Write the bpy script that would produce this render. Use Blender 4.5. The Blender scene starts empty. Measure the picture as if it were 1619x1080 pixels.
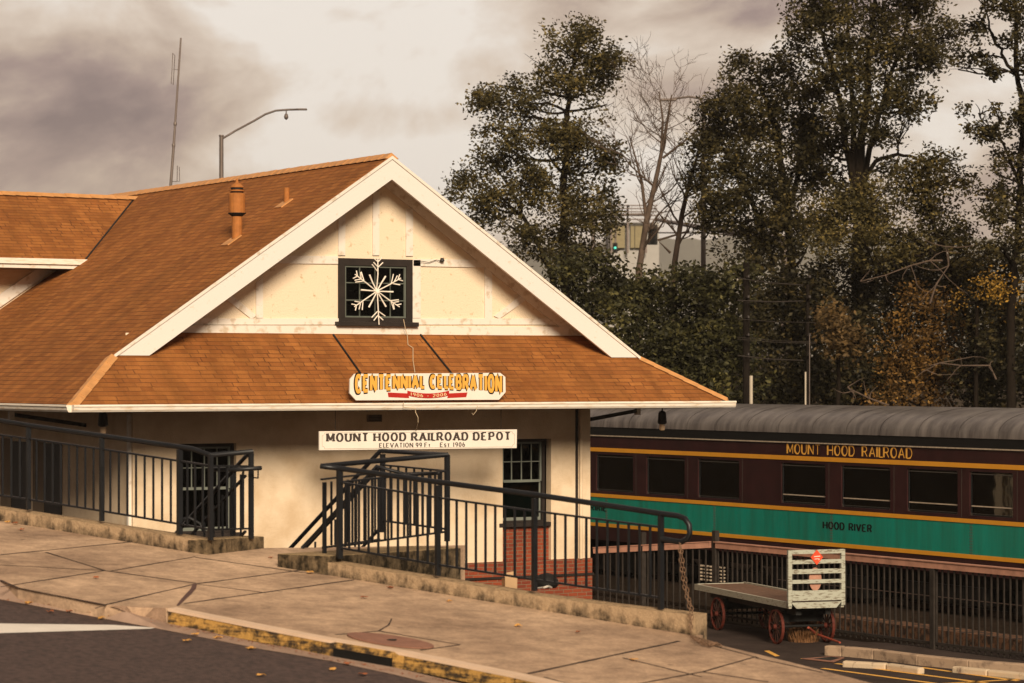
import bpy, math, random
import numpy as np
from mathutils import Vector, Matrix, noise

# ------------------------------------------------------------------ camera, sky, sun
scene = bpy.context.scene
FOC = 4300.0; HZ = 593.0; CX = 809.5
TH = math.atan(2600 / 4300.0)
FW = np.array([math.sin(TH), math.cos(TH), 0.0])
RT = np.array([math.cos(TH), -math.sin(TH), 0.0])
UP = np.array([0, 0, 1.0])
cam_d = bpy.data.cameras.new('camera')
cam = bpy.data.objects.new('camera', cam_d); scene.collection.objects.link(cam)
cam_d.sensor_width = 36.0; cam_d.sensor_fit = 'HORIZONTAL'
cam_d.lens = FOC / 1619.0 * 36.0
cam_d.shift_y = (HZ - 540.0) / 1619.0
cam_d.clip_start = 0.5; cam_d.clip_end = 20000
cam.location = (0, 0, 0)
cam.rotation_euler = (math.radians(90), 0, -TH)
cam_d.dof.use_dof = True; cam_d.dof.focus_distance = 50.0; cam_d.dof.aperture_fstop = 2.8
scene.camera = cam

SUN = Vector((-.29, -.80, .43)).normalized()
world = bpy.data.worlds.new('World'); scene.world = world; world.use_nodes = True
def build_world():
    nt = world.node_tree; N = nt.nodes; L = nt.links
    for n in list(N): N.remove(n)
    out = N.new('ShaderNodeOutputWorld')
    tc = N.new('ShaderNodeTexCoord')
    sky = N.new('ShaderNodeTexSky'); sky.sky_type = 'NISHITA'; sky.sun_disc = False
    sky.sun_elevation = math.asin(SUN.z); sky.sun_rotation = math.atan2(SUN.x, SUN.y)
    bg1 = N.new('ShaderNodeBackground'); bg1.inputs[1].default_value = 0.05
    L.new(sky.outputs[0], bg1.inputs[0])
    mp = N.new('ShaderNodeMapping'); mp.inputs['Scale'].default_value = (9, 9, 17)
    mp.inputs['Location'].default_value = (3.1, 1.7, .4)
    L.new(tc.outputs['Generated'], mp.inputs[0])
    nz = N.new('ShaderNodeTexNoise'); nz.inputs['Scale'].default_value = 1.0
    nz.inputs['Detail'].default_value = 10; nz.inputs['Roughness'].default_value = .57
    nz.inputs['Distortion'].default_value = .35
    L.new(mp.outputs[0], nz.inputs[0])
    # cloud density: broad noise plus a few banks of cloud in fixed compass directions
    def bank(px, py, sx, sy, amp, prev):
        d = FW + RT * (px - CX) / FOC + UP * (HZ - py) / FOC
        d = Vector(d).normalized()
        sub = N.new('ShaderNodeVectorMath'); sub.operation = 'SUBTRACT'
        L.new(tc.outputs['Generated'], sub.inputs[0]); sub.inputs[1].default_value = d
        dist = N.new('ShaderNodeVectorMath'); dist.operation = 'MULTIPLY'
        L.new(sub.outputs[0], dist.inputs[0]); dist.inputs[1].default_value = (FOC / sx, FOC / sx, FOC / sy)
        ln = N.new('ShaderNodeVectorMath'); ln.operation = 'LENGTH'; L.new(dist.outputs[0], ln.inputs[0])
        mr = N.new('ShaderNodeMapRange'); mr.interpolation_type = 'SMOOTHERSTEP'
        mr.inputs['From Min'].default_value = 0; mr.inputs['From Max'].default_value = 1
        mr.inputs['To Min'].default_value = amp; mr.inputs['To Max'].default_value = 0
        L.new(ln.outputs['Value'], mr.inputs['Value'])
        ad = N.new('ShaderNodeMath'); ad.operation = 'ADD'
        L.new(prev, ad.inputs[0]); L.new(mr.outputs[0], ad.inputs[1])
        return ad.outputs[0]
    am_ = N.new('ShaderNodeMath'); am_.operation = 'MULTIPLY_ADD'; am_.inputs[1].default_value = 2.05; am_.inputs[2].default_value = -.53
    L.new(nz.outputs[0], am_.inputs[0]); v = am_.outputs[0]
    for b in [(700, 200, 1600, 700, .13), (40, 120, 330, 180, -.40), (250, 190, 260, 110, -.17), (120, 20, 200, 60, .06), (640, 195, 190, 60, -.26), (430, 20, 230, 140, .12),
              (1000, 60, 420, 130, .06), (1070, 145, 130, 36, -.14), (1120, 15, 240, 50, -.08), (520, 110, 260, 60, .05),
              (120, 300, 500, 60, -.02), (1560, 180, 240, 200, .10), (850, 60, 260, 80, .06), (560, 60, 120, 40, .06)]:
        v = bank(*b, v)
    cr = N.new('ShaderNodeValToRGB')
    E = cr.color_ramp.elements
    E[0].position = .13; E[0].color = (.165, .112, .117, 1)
    E[1].position = .84; E[1].color = (.80, .735, .665, 1)
    for p, c in [(.32, (.30, .212, .192, 1)), (.48, (.48, .37, .295, 1)), (.64, (.64, .53, .435, 1))]:
        e = E.new(p); e.color = c
    L.new(v, cr.inputs[0])
    # overcast sky grows brighter towards the zenith
    sx = N.new('ShaderNodeSeparateXYZ'); L.new(tc.outputs['Generated'], sx.inputs[0])
    mz = N.new('ShaderNodeMapRange'); mz.inputs['From Min'].default_value = .15; mz.inputs['From Max'].default_value = .9
    mz.inputs['To Min'].default_value = 1.0; mz.inputs['To Max'].default_value = .9
    L.new(sx.outputs['Z'], mz.inputs['Value'])
    # sky behind the camera dimmed, out of view, to deepen shade under the eaves
    dt = N.new('ShaderNodeVectorMath'); dt.operation = 'DOT_PRODUCT'; L.new(tc.outputs['Generated'], dt.inputs[0]); dt.inputs[1].default_value = Vector(FW)
    md = N.new('ShaderNodeMapRange'); md.inputs['From Min'].default_value = -.6; md.inputs['From Max'].default_value = .8
    md.inputs['To Min'].default_value = .24; md.inputs['To Max'].default_value = 1.0; L.new(dt.outputs['Value'], md.inputs['Value'])
    mm = N.new('ShaderNodeMath'); mm.operation = 'MULTIPLY'; L.new(mz.outputs[0], mm.inputs[0]); L.new(md.outputs[0], mm.inputs[1])
    bg2 = N.new('ShaderNodeBackground'); L.new(cr.outputs[0], bg2.inputs[0]); L.new(mm.outputs[0], bg2.inputs[1])
    mix = N.new('ShaderNodeMixShader'); mix.inputs[0].default_value = .92
    L.new(bg1.outputs[0], mix.inputs[1]); L.new(bg2.outputs[0], mix.inputs[2])
    L.new(mix.outputs[0], out.inputs[0])
build_world()
sun_d = bpy.data.lights.new('sun', 'SUN'); sun_d.energy = 4.9; sun_d.angle = math.radians(20); sun_d.color = (1, .84, .64)
sun = bpy.data.objects.new('sun', sun_d); scene.collection.objects.link(sun)
sun.rotation_euler = (-SUN).to_track_quat('-Z', 'Y').to_euler()
sun.location = (0, 0, 60)
scene.view_settings.view_transform = 'Standard'; scene.view_settings.look = 'None'
scene.view_settings.exposure = 0.26; scene.view_settings.gamma = 1.0

# ------------------------------------------------------------------ helpers: places
def ray(x, y): return FW + RT * (x - CX) / FOC + UP * (HZ - y) / FOC
def atZ(x, y, Z): return ray(x, y) * Z
def onY(x, y, Y): r = ray(x, y); return r * (Y / r[1])
def onX(x, y, X): r = ray(x, y); return r * (X / r[0])
def onz(x, y, z): r = ray(x, y); return r * (z / r[2])
D1 = RT * (-6940 / FOC) + FW + UP * 783 / FOC; D1 = D1 / np.linalg.norm(D1)
D2 = RT * 2673 / FOC + FW + UP * 90 / FOC; D2 = D2 / np.linalg.norm(D2)
NS = -np.cross(D1, D2)
P0 = atZ(692, 938, 30.9)
def sw(x, y, dz=0.0):
    p0 = P0 + UP * dz; r = ray(x, y); return r * ((p0 @ NS) / (r @ NS))
def swuv(u, v, dz=0.0): return P0 + D1 * u + D2 * v + UP * dz
def Zst(x): return 30.9 * 6822.0 / (x + 6130.0)
GZ = -4.65

def lerp(a, b, t): return a + (b - a) * t
# ------------------------------------------------------------------ helpers: mesh
COL = scene.collection
WL = {}
def V(*a): return np.array(a, float)
class MB:
    def __init__(s): s.v = []; s.f = []; s.uv = {}
    def add(s, vs, fs, uvs=None):
        b = len(s.v); s.v += [tuple(map(float, p)) for p in vs]
        for i, f in enumerate(fs):
            s.f.append(tuple(b + k for k in f))
            if uvs is not None: s.uv[len(s.f) - 1] = [uvs[k] for k in f]
        return s
    def quad(s, *p): return s.add(p, [tuple(range(len(p)))])
    def obox(s, c, ax, ay, az):      # centre and three half axes
        c, ax, ay, az = map(np.asarray, (c, ax, ay, az)); vs = []
        for k in (-1, 1):
            for j in (-1, 1):
                for i in (-1, 1): vs.append(c + ax * i + ay * j + az * k)
        return s.add(vs, [(0, 2, 3, 1), (4, 5, 7, 6), (0, 1, 5, 4), (2, 6, 7, 3), (0, 4, 6, 2), (1, 3, 7, 5)])
    def box(s, x0, x1, y0, y1, z0, z1):
        return s.obox(((x0 + x1) / 2, (y0 + y1) / 2, (z0 + z1) / 2), ((x1 - x0) / 2, 0, 0), (0, (y1 - y0) / 2, 0), (0, 0, (z1 - z0) / 2))
    def bar(s, p, q, w, h, up=(0, 0, 1)):
        p, q = np.asarray(p, float), np.asarray(q, float); d = q - p; L = np.linalg.norm(d); d = d / L
        a = np.cross(d, up); na = np.linalg.norm(a)
        if na < 1e-6: a = np.cross(d, (1, 0, 0)); na = np.linalg.norm(a)
        a = a / na; b = np.cross(a, d)
        return s.obox((p + q) / 2, d * L / 2, a * w / 2, b * h / 2)
    def prism(s, poly, ext):         # polygon points and an extrusion vector
        poly = [np.asarray(p, float) for p in poly]; ext = np.asarray(ext, float); n = len(poly)
        vs = poly + [p + ext for p in poly]
        fs = [tuple(range(n - 1, -1, -1)), tuple(range(n, 2 * n))]
        fs += [(i, (i + 1) % n, n + (i + 1) % n, n + i) for i in range(n)]
        return s.add(vs, fs)
    def tube(s, path, r, n=10, cap=True):
        path = [np.asarray(p, float) for p in path]; m = len(path)
        rs = r if hasattr(r, '__len__') else [r] * m
        vs = []; ref = None
        for i, p in enumerate(path):
            d = path[min(i + 1, m - 1)] - path[max(i - 1, 0)]; d = d / (np.linalg.norm(d) + 1e-9)
            if ref is None: ref = np.array([0, 0, 1.]) if abs(d[2]) < .9 else np.array([1., 0, 0])
            a = np.cross(d, ref); a = a / (np.linalg.norm(a) + 1e-9); b = np.cross(a, d); ref = b
            for k in range(n):
                t = 2 * math.pi * k / n; vs.append(p + (a * math.cos(t) + b * math.sin(t)) * rs[i])
        fs = []
        for i in range(m - 1):
            for k in range(n):
                fs.append((i * n + k, i * n + (k + 1) % n, (i + 1) * n + (k + 1) % n, (i + 1) * n + k))
        if cap: fs.append(tuple(range(n))); fs.append(tuple(range((m - 1) * n, m * n))[::-1])
        return s.add(vs, fs)
    def lathe(s, c, prof, n=16, axis=(0, 0, 1)):
        c = np.asarray(c, float); az = np.asarray(axis, float); az = az / np.linalg.norm(az)
        ref = np.array([1., 0, 0]) if abs(az[0]) < .9 else np.array([0, 1., 0])
        a = np.cross(az, ref); a = a / np.linalg.norm(a); b = np.cross(az, a); vs = []
        for (r, h) in prof:
            for k in range(n):
                t = 2 * math.pi * k / n; vs.append(c + az * h + (a * math.cos(t) + b * math.sin(t)) * r)
        fs = [(i * n + k, i * n + (k + 1) % n, (i + 1) * n + (k + 1) % n, (i + 1) * n + k) for i in range(len(prof) - 1) for k in range(n)]
        fs.append(tuple(range(n))[::-1]); fs.append(tuple(range((len(prof) - 1) * n, len(prof) * n)))
        return s.add(vs, fs)
    def build(s, name, m, parent=None, smooth=False, bevel=0):
        vs = np.array(s.v); lo, hi = vs.min(0), vs.max(0)
        o = np.array([(lo[0] + hi[0]) / 2, (lo[1] + hi[1]) / 2, lo[2]])
        me = bpy.data.meshes.new(name); me.from_pydata((vs - o).tolist(), [], s.f)
        if s.uv:
            ul = me.uv_layers.new(name='UVMap')
            for pi, pl in enumerate(me.polygons):
                if pi in s.uv:
                    for k, li in enumerate(pl.loop_indices): ul.data[li].uv = s.uv[pi][k]
        me.materials.append(m)
        if smooth:
            me.polygons.foreach_set('use_smooth', [True] * len(me.polygons))
        me.validate(); me.update()
        ob = bpy.data.objects.new(name, me); COL.objects.link(ob)
        place(ob, o, parent)
        if bevel:
            bv = ob.modifiers.new('bevel', 'BEVEL'); bv.width = bevel; bv.segments = 2; bv.limit_method = 'ANGLE'
        return ob
def place(ob, o, parent=None):
    if parent is not None:
        ob.parent = parent; ob.location = Vector(np.asarray(o) - WL[parent.name])
    else: ob.location = Vector(o)
    WL[ob.name] = np.asarray(o, float)
def tag(o, label=None, cat=None, group=None, kind=None):
    if label: o['label'] = label
    if cat: o['category'] = cat
    if group: o['group'] = group
    if kind: o['kind'] = kind
    return o
def empty(name, loc, label, cat, group=None):
    o = bpy.data.objects.new(name, None); COL.objects.link(o); o.empty_display_size = .2
    place(o, np.asarray(loc, float)); return tag(o, label, cat, group)
def dup(ob, o, parent=None):
    c = ob.copy(); COL.objects.link(c); place(c, o, parent); return c

# ------------------------------------------------------------------ helpers: materials
def mat(name, col, rough=.7, metal=0, var=.15, scale=3.0, bump=0.0, bscale=40.0, col2=None, thr=None, spec=.25, stretch=None, detail=5):
    m = bpy.data.materials.new(name); m.use_nodes = True; nt = m.node_tree; N = nt.nodes; L = nt.links
    p = N['Principled BSDF']; p.inputs['Roughness'].default_value = rough; p.inputs['Metallic'].default_value = metal
    p.inputs['Specular IOR Level'].default_value = spec
    tc = N.new('ShaderNodeTexCoord'); gm = N.new('ShaderNodeNewGeometry')
    mp = N.new('ShaderNodeMapping'); L.new(gm.outputs['Position'], mp.inputs[0])
    if stretch: mp.inputs['Scale'].default_value = stretch
    nz = N.new('ShaderNodeTexNoise'); nz.inputs['Scale'].default_value = scale; nz.inputs['Detail'].default_value = detail
    nz.inputs['Roughness'].default_value = .6
    L.new(mp.outputs[0], nz.inputs[0])
    cr = N.new('ShaderNodeValToRGB'); E = cr.color_ramp.elements
    c = np.array(col[:3])
    c2 = np.array(col2[:3]) if col2 else None
    if c2 is None:
        E[0].position = .25; E[0].color = (*np.clip(c * (1 - var), 0, 1), 1); E[1].position = .75; E[1].color = (*np.clip(c * (1 + var), 0, 1), 1)
    else:
        t = thr or (.4, .6)
        E[0].position = t[0]; E[0].color = (*c2, 1); E[1].position = t[1]; E[1].color = (*c, 1)
    L.new(nz.outputs[0], cr.inputs[0]); L.new(cr.outputs[0], p.inputs['Base Color'])
    if bump:
        n2 = N.new('ShaderNodeTexNoise'); n2.inputs['Scale'].default_value = bscale; n2.inputs['Detail'].default_value = 4
        L.new(mp.outputs[0], n2.inputs[0])
        b = N.new('ShaderNodeBump'); b.inputs['Strength'].default_value = bump; b.inputs['Distance'].default_value = .02
        L.new(n2.outputs[0], b.inputs['Height']); L.new(b.outputs[0], p.inputs['Normal'])
    m['_cr'] = cr.name
    return m
def brick_mat(name, c1, c2, mortar, bw, rh, ms, uvmode='uv', bias=0., bump=.5, off=.5, stain=None, sq=1.0, rough=.9):
    m = bpy.data.materials.new(name); m.use_nodes = True; nt = m.node_tree; N = nt.nodes; L = nt.links
    p = N['Principled BSDF']; p.inputs['Roughness'].default_value = rough; p.inputs['Specular IOR Level'].default_value = .2
    if uvmode == 'uv':
        tc = N.new('ShaderNodeUVMap'); src = tc.outputs[0]
    else:
        g = N.new('ShaderNodeNewGeometry'); sx = N.new('ShaderNodeSeparateXYZ'); cx = N.new('ShaderNodeCombineXYZ')
        L.new(g.outputs['Position'], sx.inputs[0]); L.new(sx.outputs['X'], cx.inputs['X']); L.new(sx.outputs['Z'], cx.inputs['Y']); src = cx.outputs[0]
    # wobble so courses are not ruler straight
    nw = N.new('ShaderNodeTexNoise'); nw.inputs['Scale'].default_value = 1.3; nw.inputs['Detail'].default_value = 2
    L.new(src, nw.inputs[0])
    vm = N.new('ShaderNodeVectorMath'); vm.operation = 'MULTIPLY_ADD'; vm.inputs[1].default_value = (.04, .04, 0)
    L.new(nw.outputs['Color'], vm.inputs[0]); L.new(src, vm.inputs[2])
    br = N.new('ShaderNodeTexBrick'); L.new(vm.outputs[0], br.inputs['Vector'])
    br.inputs['Color1'].default_value = (*c1, 1); br.inputs['Color2'].default_value = (*c2, 1); br.inputs['Mortar'].default_value = (*mortar, 1)
    br.inputs['Scale'].default_value = 1; br.inputs['Brick Width'].default_value = bw; br.inputs['Row Height'].default_value = rh
    br.inputs['Mortar Size'].default_value = ms; br.inputs['Bias'].default_value = bias; br.inputs['Mortar Smooth'].default_value = .2
    br.offset = off
    n1 = N.new('ShaderNodeTexNoise'); n1.inputs['Scale'].default_value = .9; n1.inputs['Detail'].default_value = 6; L.new(src, n1.inputs[0])
    r1 = N.new('ShaderNodeMapRange'); r1.inputs['From Min'].default_value = .3; r1.inputs['From Max'].default_value = .7
    r1.inputs['To Min'].default_value = .78; r1.inputs['To Max'].default_value = 1.15; L.new(n1.outputs[0], r1.inputs['Value'])
    mx = N.new('ShaderNodeVectorMath'); mx.operation = 'SCALE'; L.new(br.outputs['Color'], mx.inputs[0]); L.new(r1.outputs[0], mx.inputs['Scale'])
    # fine grit
    n3 = N.new('ShaderNodeTexNoise'); n3.inputs['Scale'].default_value = 45; n3.inputs['Detail'].default_value = 2; L.new(src, n3.inputs[0])
    r3 = N.new('ShaderNodeMapRange'); r3.inputs['To Min'].default_value = .8; r3.inputs['To Max'].default_value = 1.2; L.new(n3.outputs[0], r3.inputs['Value'])
    m3 = N.new('ShaderNodeVectorMath'); m3.operation = 'SCALE'; L.new(mx.outputs[0], m3.inputs[0]); L.new(r3.outputs[0], m3.inputs['Scale'])
    L.new(m3.outputs[0], p.inputs['Base Color'])
    b = N.new('ShaderNodeBump'); b.inputs['Strength'].default_value = bump; b.inputs['Distance'].default_value = .02; b.invert = True
    L.new(br.outputs['Fac'], b.inputs['Height']); L.new(b.outputs[0], p.inputs['Normal'])
    return m

def shingle_mat():
    m = bpy.data.materials.new('asphalt_shingle'); m.use_nodes = True; nt = m.node_tree; N = nt.nodes; L = nt.links
    p = N['Principled BSDF']; p.inputs['Roughness'].default_value = .92; p.inputs['Specular IOR Level'].default_value = .15
    uv = N.new('ShaderNodeUVMap')
    def noise_(sc, det=4, src=None, rough=.6):
        n = N.new('ShaderNodeTexNoise'); n.inputs['Scale'].default_value = sc; n.inputs['Detail'].default_value = det; n.inputs['Roughness'].default_value = rough
        L.new(src or uv.outputs[0], n.inputs[0]); return n
    def rng_(sock, a, b, c, d):
        k = N.new('ShaderNodeMapRange'); k.inputs['From Min'].default_value = a; k.inputs['From Max'].default_value = b; k.inputs['To Min'].default_value = c; k.inputs['To Max'].default_value = d
        L.new(sock, k.inputs['Value']); return k.outputs[0]
    def mth(op, a, b):
        k = N.new('ShaderNodeMath'); k.operation = op
        for i_, q_ in enumerate((a, b)):
            if hasattr(q_, 'node'): L.new(q_, k.inputs[i_])
            else: k.inputs[i_].default_value = q_
        return k.outputs[0]
    nw = noise_(1.6, 3); vm = N.new('ShaderNodeVectorMath'); vm.operation = 'MULTIPLY_ADD'; vm.inputs[1].default_value = (.10, .055, 0)
    L.new(nw.outputs['Color'], vm.inputs[0]); L.new(uv.outputs[0], vm.inputs[2])
    def brick(bw, ms, c1, c2):
        b = N.new('ShaderNodeTexBrick'); L.new(vm.outputs[0], b.inputs['Vector']); b.inputs['Scale'].default_value = 1
        b.inputs['Brick Width'].default_value = bw; b.inputs['Row Height'].default_value = .132; b.inputs['Mortar Size'].default_value = ms; b.inputs['Mortar Smooth'].default_value = .35
        b.inputs['Color1'].default_value = (*c1, 1); b.inputs['Color2'].default_value = (*c2, 1); b.inputs['Mortar'].default_value = (*c1, 1); b.squash_frequency = 3; b.squash = .75; b.offset = .43
        return b
    rows = brick(400., .0075, (1, 1, 1), (1, 1, 1)); tabs = brick(.31, .0085, (.315, .119, .030), (.24, .083, .021))
    shade = brick(.31, .001, (1.06, 1.06, 1.06), (.84, .84, .84))
    L.new(tabs.outputs['Color'], N.new('NodeReroute').inputs[0])
    # dark row lines, painted for course shadows, come and go, tab joints show only in patches
    nr = noise_(2.2, 5); lr = rng_(nr.outputs[0], .3, .7, .35, 1.0)
    nj = noise_(1.1, 6); lj = rng_(nj.outputs[0], .42, .62, .08, .95)
    fr = mth('MULTIPLY', rows.outputs['Fac'], lr); fj = mth('MULTIPLY', tabs.outputs['Fac'], lj); fac = mth('MAXIMUM', fr, fj)
    mx = N.new('ShaderNodeMix'); mx.data_type = 'RGBA'; L.new(fac, mx.inputs['Factor']); L.new(tabs.outputs['Color'], mx.inputs['A']); mx.inputs['B'].default_value = (.07, .026, .012, 1)
    # weathering: broad patches, streaks down the slope, grit
    mp = N.new('ShaderNodeMapping'); mp.inputs['Scale'].default_value = (2.4, .35, 1); L.new(uv.outputs[0], mp.inputs[0])
    st = rng_(noise_(1.0, 8, mp.outputs[0]).outputs[0], .32, .68, .72, 1.16); pt_ = rng_(noise_(.55, 8, None, .7).outputs[0], .3, .7, .74, 1.18); gr = rng_(noise_(60, 2).outputs[0], .2, .8, .72, 1.28)
    k = mth('MULTIPLY', mth('MULTIPLY', st, pt_), gr)
    sc_ = N.new('ShaderNodeVectorMath'); sc_.operation = 'SCALE'; L.new(mx.outputs['Result'], sc_.inputs[0]); L.new(k, sc_.inputs['Scale'])
    L.new(sc_.outputs[0], p.inputs['Base Color'])
    b = N.new('ShaderNodeBump'); b.inputs['Strength'].default_value = .9; b.inputs['Distance'].default_value = .015; b.invert = True
    L.new(fac, b.inputs['Height']); L.new(b.outputs[0], p.inputs['Normal'])
    return m

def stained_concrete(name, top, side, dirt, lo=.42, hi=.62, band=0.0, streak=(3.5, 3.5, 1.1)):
    """weathered concrete: gritty top, side faces with moss and drip streaks, band darkens them towards the bottom"""
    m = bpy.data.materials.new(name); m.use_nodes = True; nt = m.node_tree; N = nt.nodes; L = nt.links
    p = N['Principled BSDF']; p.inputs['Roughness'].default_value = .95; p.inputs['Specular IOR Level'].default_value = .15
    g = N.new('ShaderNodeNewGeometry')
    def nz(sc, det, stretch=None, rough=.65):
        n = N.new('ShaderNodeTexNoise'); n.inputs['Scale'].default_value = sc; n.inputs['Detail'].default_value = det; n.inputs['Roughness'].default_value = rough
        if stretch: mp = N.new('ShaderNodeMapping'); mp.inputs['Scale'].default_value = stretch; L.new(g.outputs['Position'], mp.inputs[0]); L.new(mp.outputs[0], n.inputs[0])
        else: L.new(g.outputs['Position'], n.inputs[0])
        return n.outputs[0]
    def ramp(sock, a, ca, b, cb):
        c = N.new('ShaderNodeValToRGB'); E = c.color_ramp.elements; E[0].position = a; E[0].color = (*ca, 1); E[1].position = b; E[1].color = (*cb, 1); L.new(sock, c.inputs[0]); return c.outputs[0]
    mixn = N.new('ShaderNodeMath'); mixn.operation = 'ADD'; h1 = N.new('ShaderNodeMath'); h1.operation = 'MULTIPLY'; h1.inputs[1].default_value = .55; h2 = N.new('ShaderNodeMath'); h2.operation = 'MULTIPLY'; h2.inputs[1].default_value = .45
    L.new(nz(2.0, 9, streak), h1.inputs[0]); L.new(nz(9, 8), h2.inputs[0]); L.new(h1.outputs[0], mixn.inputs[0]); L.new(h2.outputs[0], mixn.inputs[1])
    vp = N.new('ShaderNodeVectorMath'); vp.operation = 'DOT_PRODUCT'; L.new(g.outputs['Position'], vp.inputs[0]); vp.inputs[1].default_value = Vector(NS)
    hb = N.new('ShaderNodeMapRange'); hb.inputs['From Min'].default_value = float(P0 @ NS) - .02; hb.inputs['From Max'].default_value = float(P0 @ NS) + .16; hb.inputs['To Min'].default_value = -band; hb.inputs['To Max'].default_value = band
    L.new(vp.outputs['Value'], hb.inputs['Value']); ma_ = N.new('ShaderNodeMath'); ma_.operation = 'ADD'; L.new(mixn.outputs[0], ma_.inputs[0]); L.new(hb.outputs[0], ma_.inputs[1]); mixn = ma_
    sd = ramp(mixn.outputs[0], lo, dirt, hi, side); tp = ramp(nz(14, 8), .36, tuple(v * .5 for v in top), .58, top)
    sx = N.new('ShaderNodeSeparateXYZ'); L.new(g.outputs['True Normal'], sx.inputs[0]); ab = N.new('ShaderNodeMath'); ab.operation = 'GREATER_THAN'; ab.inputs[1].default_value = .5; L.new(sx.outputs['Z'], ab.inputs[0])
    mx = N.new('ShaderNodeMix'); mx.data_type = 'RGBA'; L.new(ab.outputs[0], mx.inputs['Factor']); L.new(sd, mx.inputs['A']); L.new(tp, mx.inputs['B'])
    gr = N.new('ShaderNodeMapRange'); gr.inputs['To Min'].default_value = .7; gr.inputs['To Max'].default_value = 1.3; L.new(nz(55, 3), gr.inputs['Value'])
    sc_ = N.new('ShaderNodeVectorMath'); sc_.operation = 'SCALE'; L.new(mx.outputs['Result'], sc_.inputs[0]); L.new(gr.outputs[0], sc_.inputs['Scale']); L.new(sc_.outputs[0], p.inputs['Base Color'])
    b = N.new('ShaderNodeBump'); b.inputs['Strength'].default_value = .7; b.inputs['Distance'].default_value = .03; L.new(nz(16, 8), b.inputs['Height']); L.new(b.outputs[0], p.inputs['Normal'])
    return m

M = {}
M['shingle'] = shingle_mat()
M['ridge'] = mat('ridge_cap_metal', (.50, .24, .085), .55, var=.2, scale=6)
M['stucco'] = mat('cream_stucco', (.70, .55, .385), .92, col2=(.56, .41, .26), thr=(.32, .58), scale=1.5, bump=.4, bscale=30, detail=10)
M['gstucco'] = mat('gable_stucco', (.72, .59, .43), .92, col2=(.50, .37, .22), thr=(.31, .40), scale=8, bump=.5, bscale=34, detail=8)
M['trim'] = mat('white_trim_paint', (.70, .63, .545), .6, col2=(.52, .42, .31), thr=(.33, .46), scale=6, bump=.1, bscale=60)
M['barge'] = mat('bargeboard_paint', (.68, .63, .575), .55, col2=(.62, .53, .44), thr=(.30, .38), scale=9, stretch=(1, 1, 1.5))
M['gutter'] = mat('gutter_paint', (.74, .66, .56), .5, col2=(.58, .44, .30), thr=(.28, .5), scale=4, stretch=(1, 1, 6))
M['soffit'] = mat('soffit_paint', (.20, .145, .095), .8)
M['brick'] = brick_mat('red_brick', (.26, .055, .022), (.17, .035, .018), (.20, .13, .08), .215, .072, .007, uvmode='xz', bump=.6)
M['mortar'] = mat('pale_mortar', (.6, .45, .3), .9)
M['black'] = mat('black_railing_paint', (.007, .0075, .009), .42, var=.3, spec=.32)
M['iron'] = mat('fence_iron', (.030, .024, .020), .7, spec=.1, var=.4, scale=9)
M['pink'] = mat('weathered_fence_beam', (.37, .185, .125), .7, var=.3, scale=5, bump=.2)
M['dframe'] = mat('dark_window_frame', (.022, .016, .013), .55, var=.35)
M['sash'] = mat('grey_green_sash', (.10, .11, .09), .6, var=.2)
M['sashp'] = mat('pale_sash', (.15, .16, .135), .6, var=.2)
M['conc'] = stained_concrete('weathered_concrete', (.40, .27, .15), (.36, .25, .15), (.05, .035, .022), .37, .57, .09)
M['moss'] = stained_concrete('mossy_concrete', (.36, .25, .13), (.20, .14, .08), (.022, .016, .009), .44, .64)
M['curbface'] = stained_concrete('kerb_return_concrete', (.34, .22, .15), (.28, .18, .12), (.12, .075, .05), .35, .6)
M['asph'] = mat('road_asphalt', (.090, .058, .050), .9, col2=(.045, .031, .028), thr=(.36, .60), scale=14, bump=.8, bscale=70, detail=12)
M['lot'] = mat('lot_asphalt', (.045, .032, .027), .9, spec=.08, var=.35, scale=1.5, bump=.4, bscale=60)
M['dirt'] = mat('ballast_dirt', (.024, .016, .011), .95, spec=.02, var=.6, scale=7, bump=.8, bscale=14, detail=9)
M['gutpan'] = mat('gutter_concrete', (.30, .20, .145), .9, var=.22, scale=3, bump=.3)
M['yline'] = mat('yellow_road_paint', (.68, .36, .07), .75, col2=(.2, .11, .05), thr=(.3, .42), scale=9)
M['wline'] = mat('white_road_paint', (.66, .60, .53), .7, var=.1)
M['ycurb0'] = mat('worn_yellow_curb_paint', (.46, .25, .06), .8, col2=(.06, .04, .025), thr=(.44, .53), scale=3.4, bump=.5, stretch=(1, 1, 3.2), detail=9)
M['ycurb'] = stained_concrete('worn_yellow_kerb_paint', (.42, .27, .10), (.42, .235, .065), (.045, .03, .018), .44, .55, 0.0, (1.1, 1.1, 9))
M['maroon'] = mat('maroon_coach_paint', (.028, .0085, .0085), .45, var=.35, scale=2, bump=.25, bscale=2.5, spec=.22)
M['green'] = mat('green_coach_paint', (.006, .205, .150), .42, col2=(.010, .145, .098), thr=(.35, .62), scale=1.6, stretch=(.3, 2.4, .25), bump=.3, bscale=2.5, spec=.3)
M['yel'] = mat('yellow_coach_stripe', (.60, .26, .022), .5, var=.08)
M['croof'] = mat('coach_roof', (.15, .132, .12), .33, col2=(.062, .053, .05), thr=(.34, .66), scale=2.2, stretch=(1.0, 2.0, .4), bump=.9, bscale=1.6)
M['under'] = mat('coach_underframe', (.007, .006, .0055), .9, spec=.04, var=.5)
M['glint'] = mat('weathered_metal', (.34, .27, .2), .7, var=.4, scale=20)
M['railm'] = mat('rusty_rail', (.05, .03, .022), .7, var=.3)
M['wtrim'] = mat('dull_window_trim', (.07, .06, .05), .5, var=.3)
M['gold'] = mat('gold_lettering', (.72, .36, .06), .5, var=.05)
M['goldhi'] = mat('gold_highlight', (.75, .55, .3), .5, var=.05)
M['ink'] = mat('black_lettering', (.007, .0065, .006), .7, spec=.15)
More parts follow.
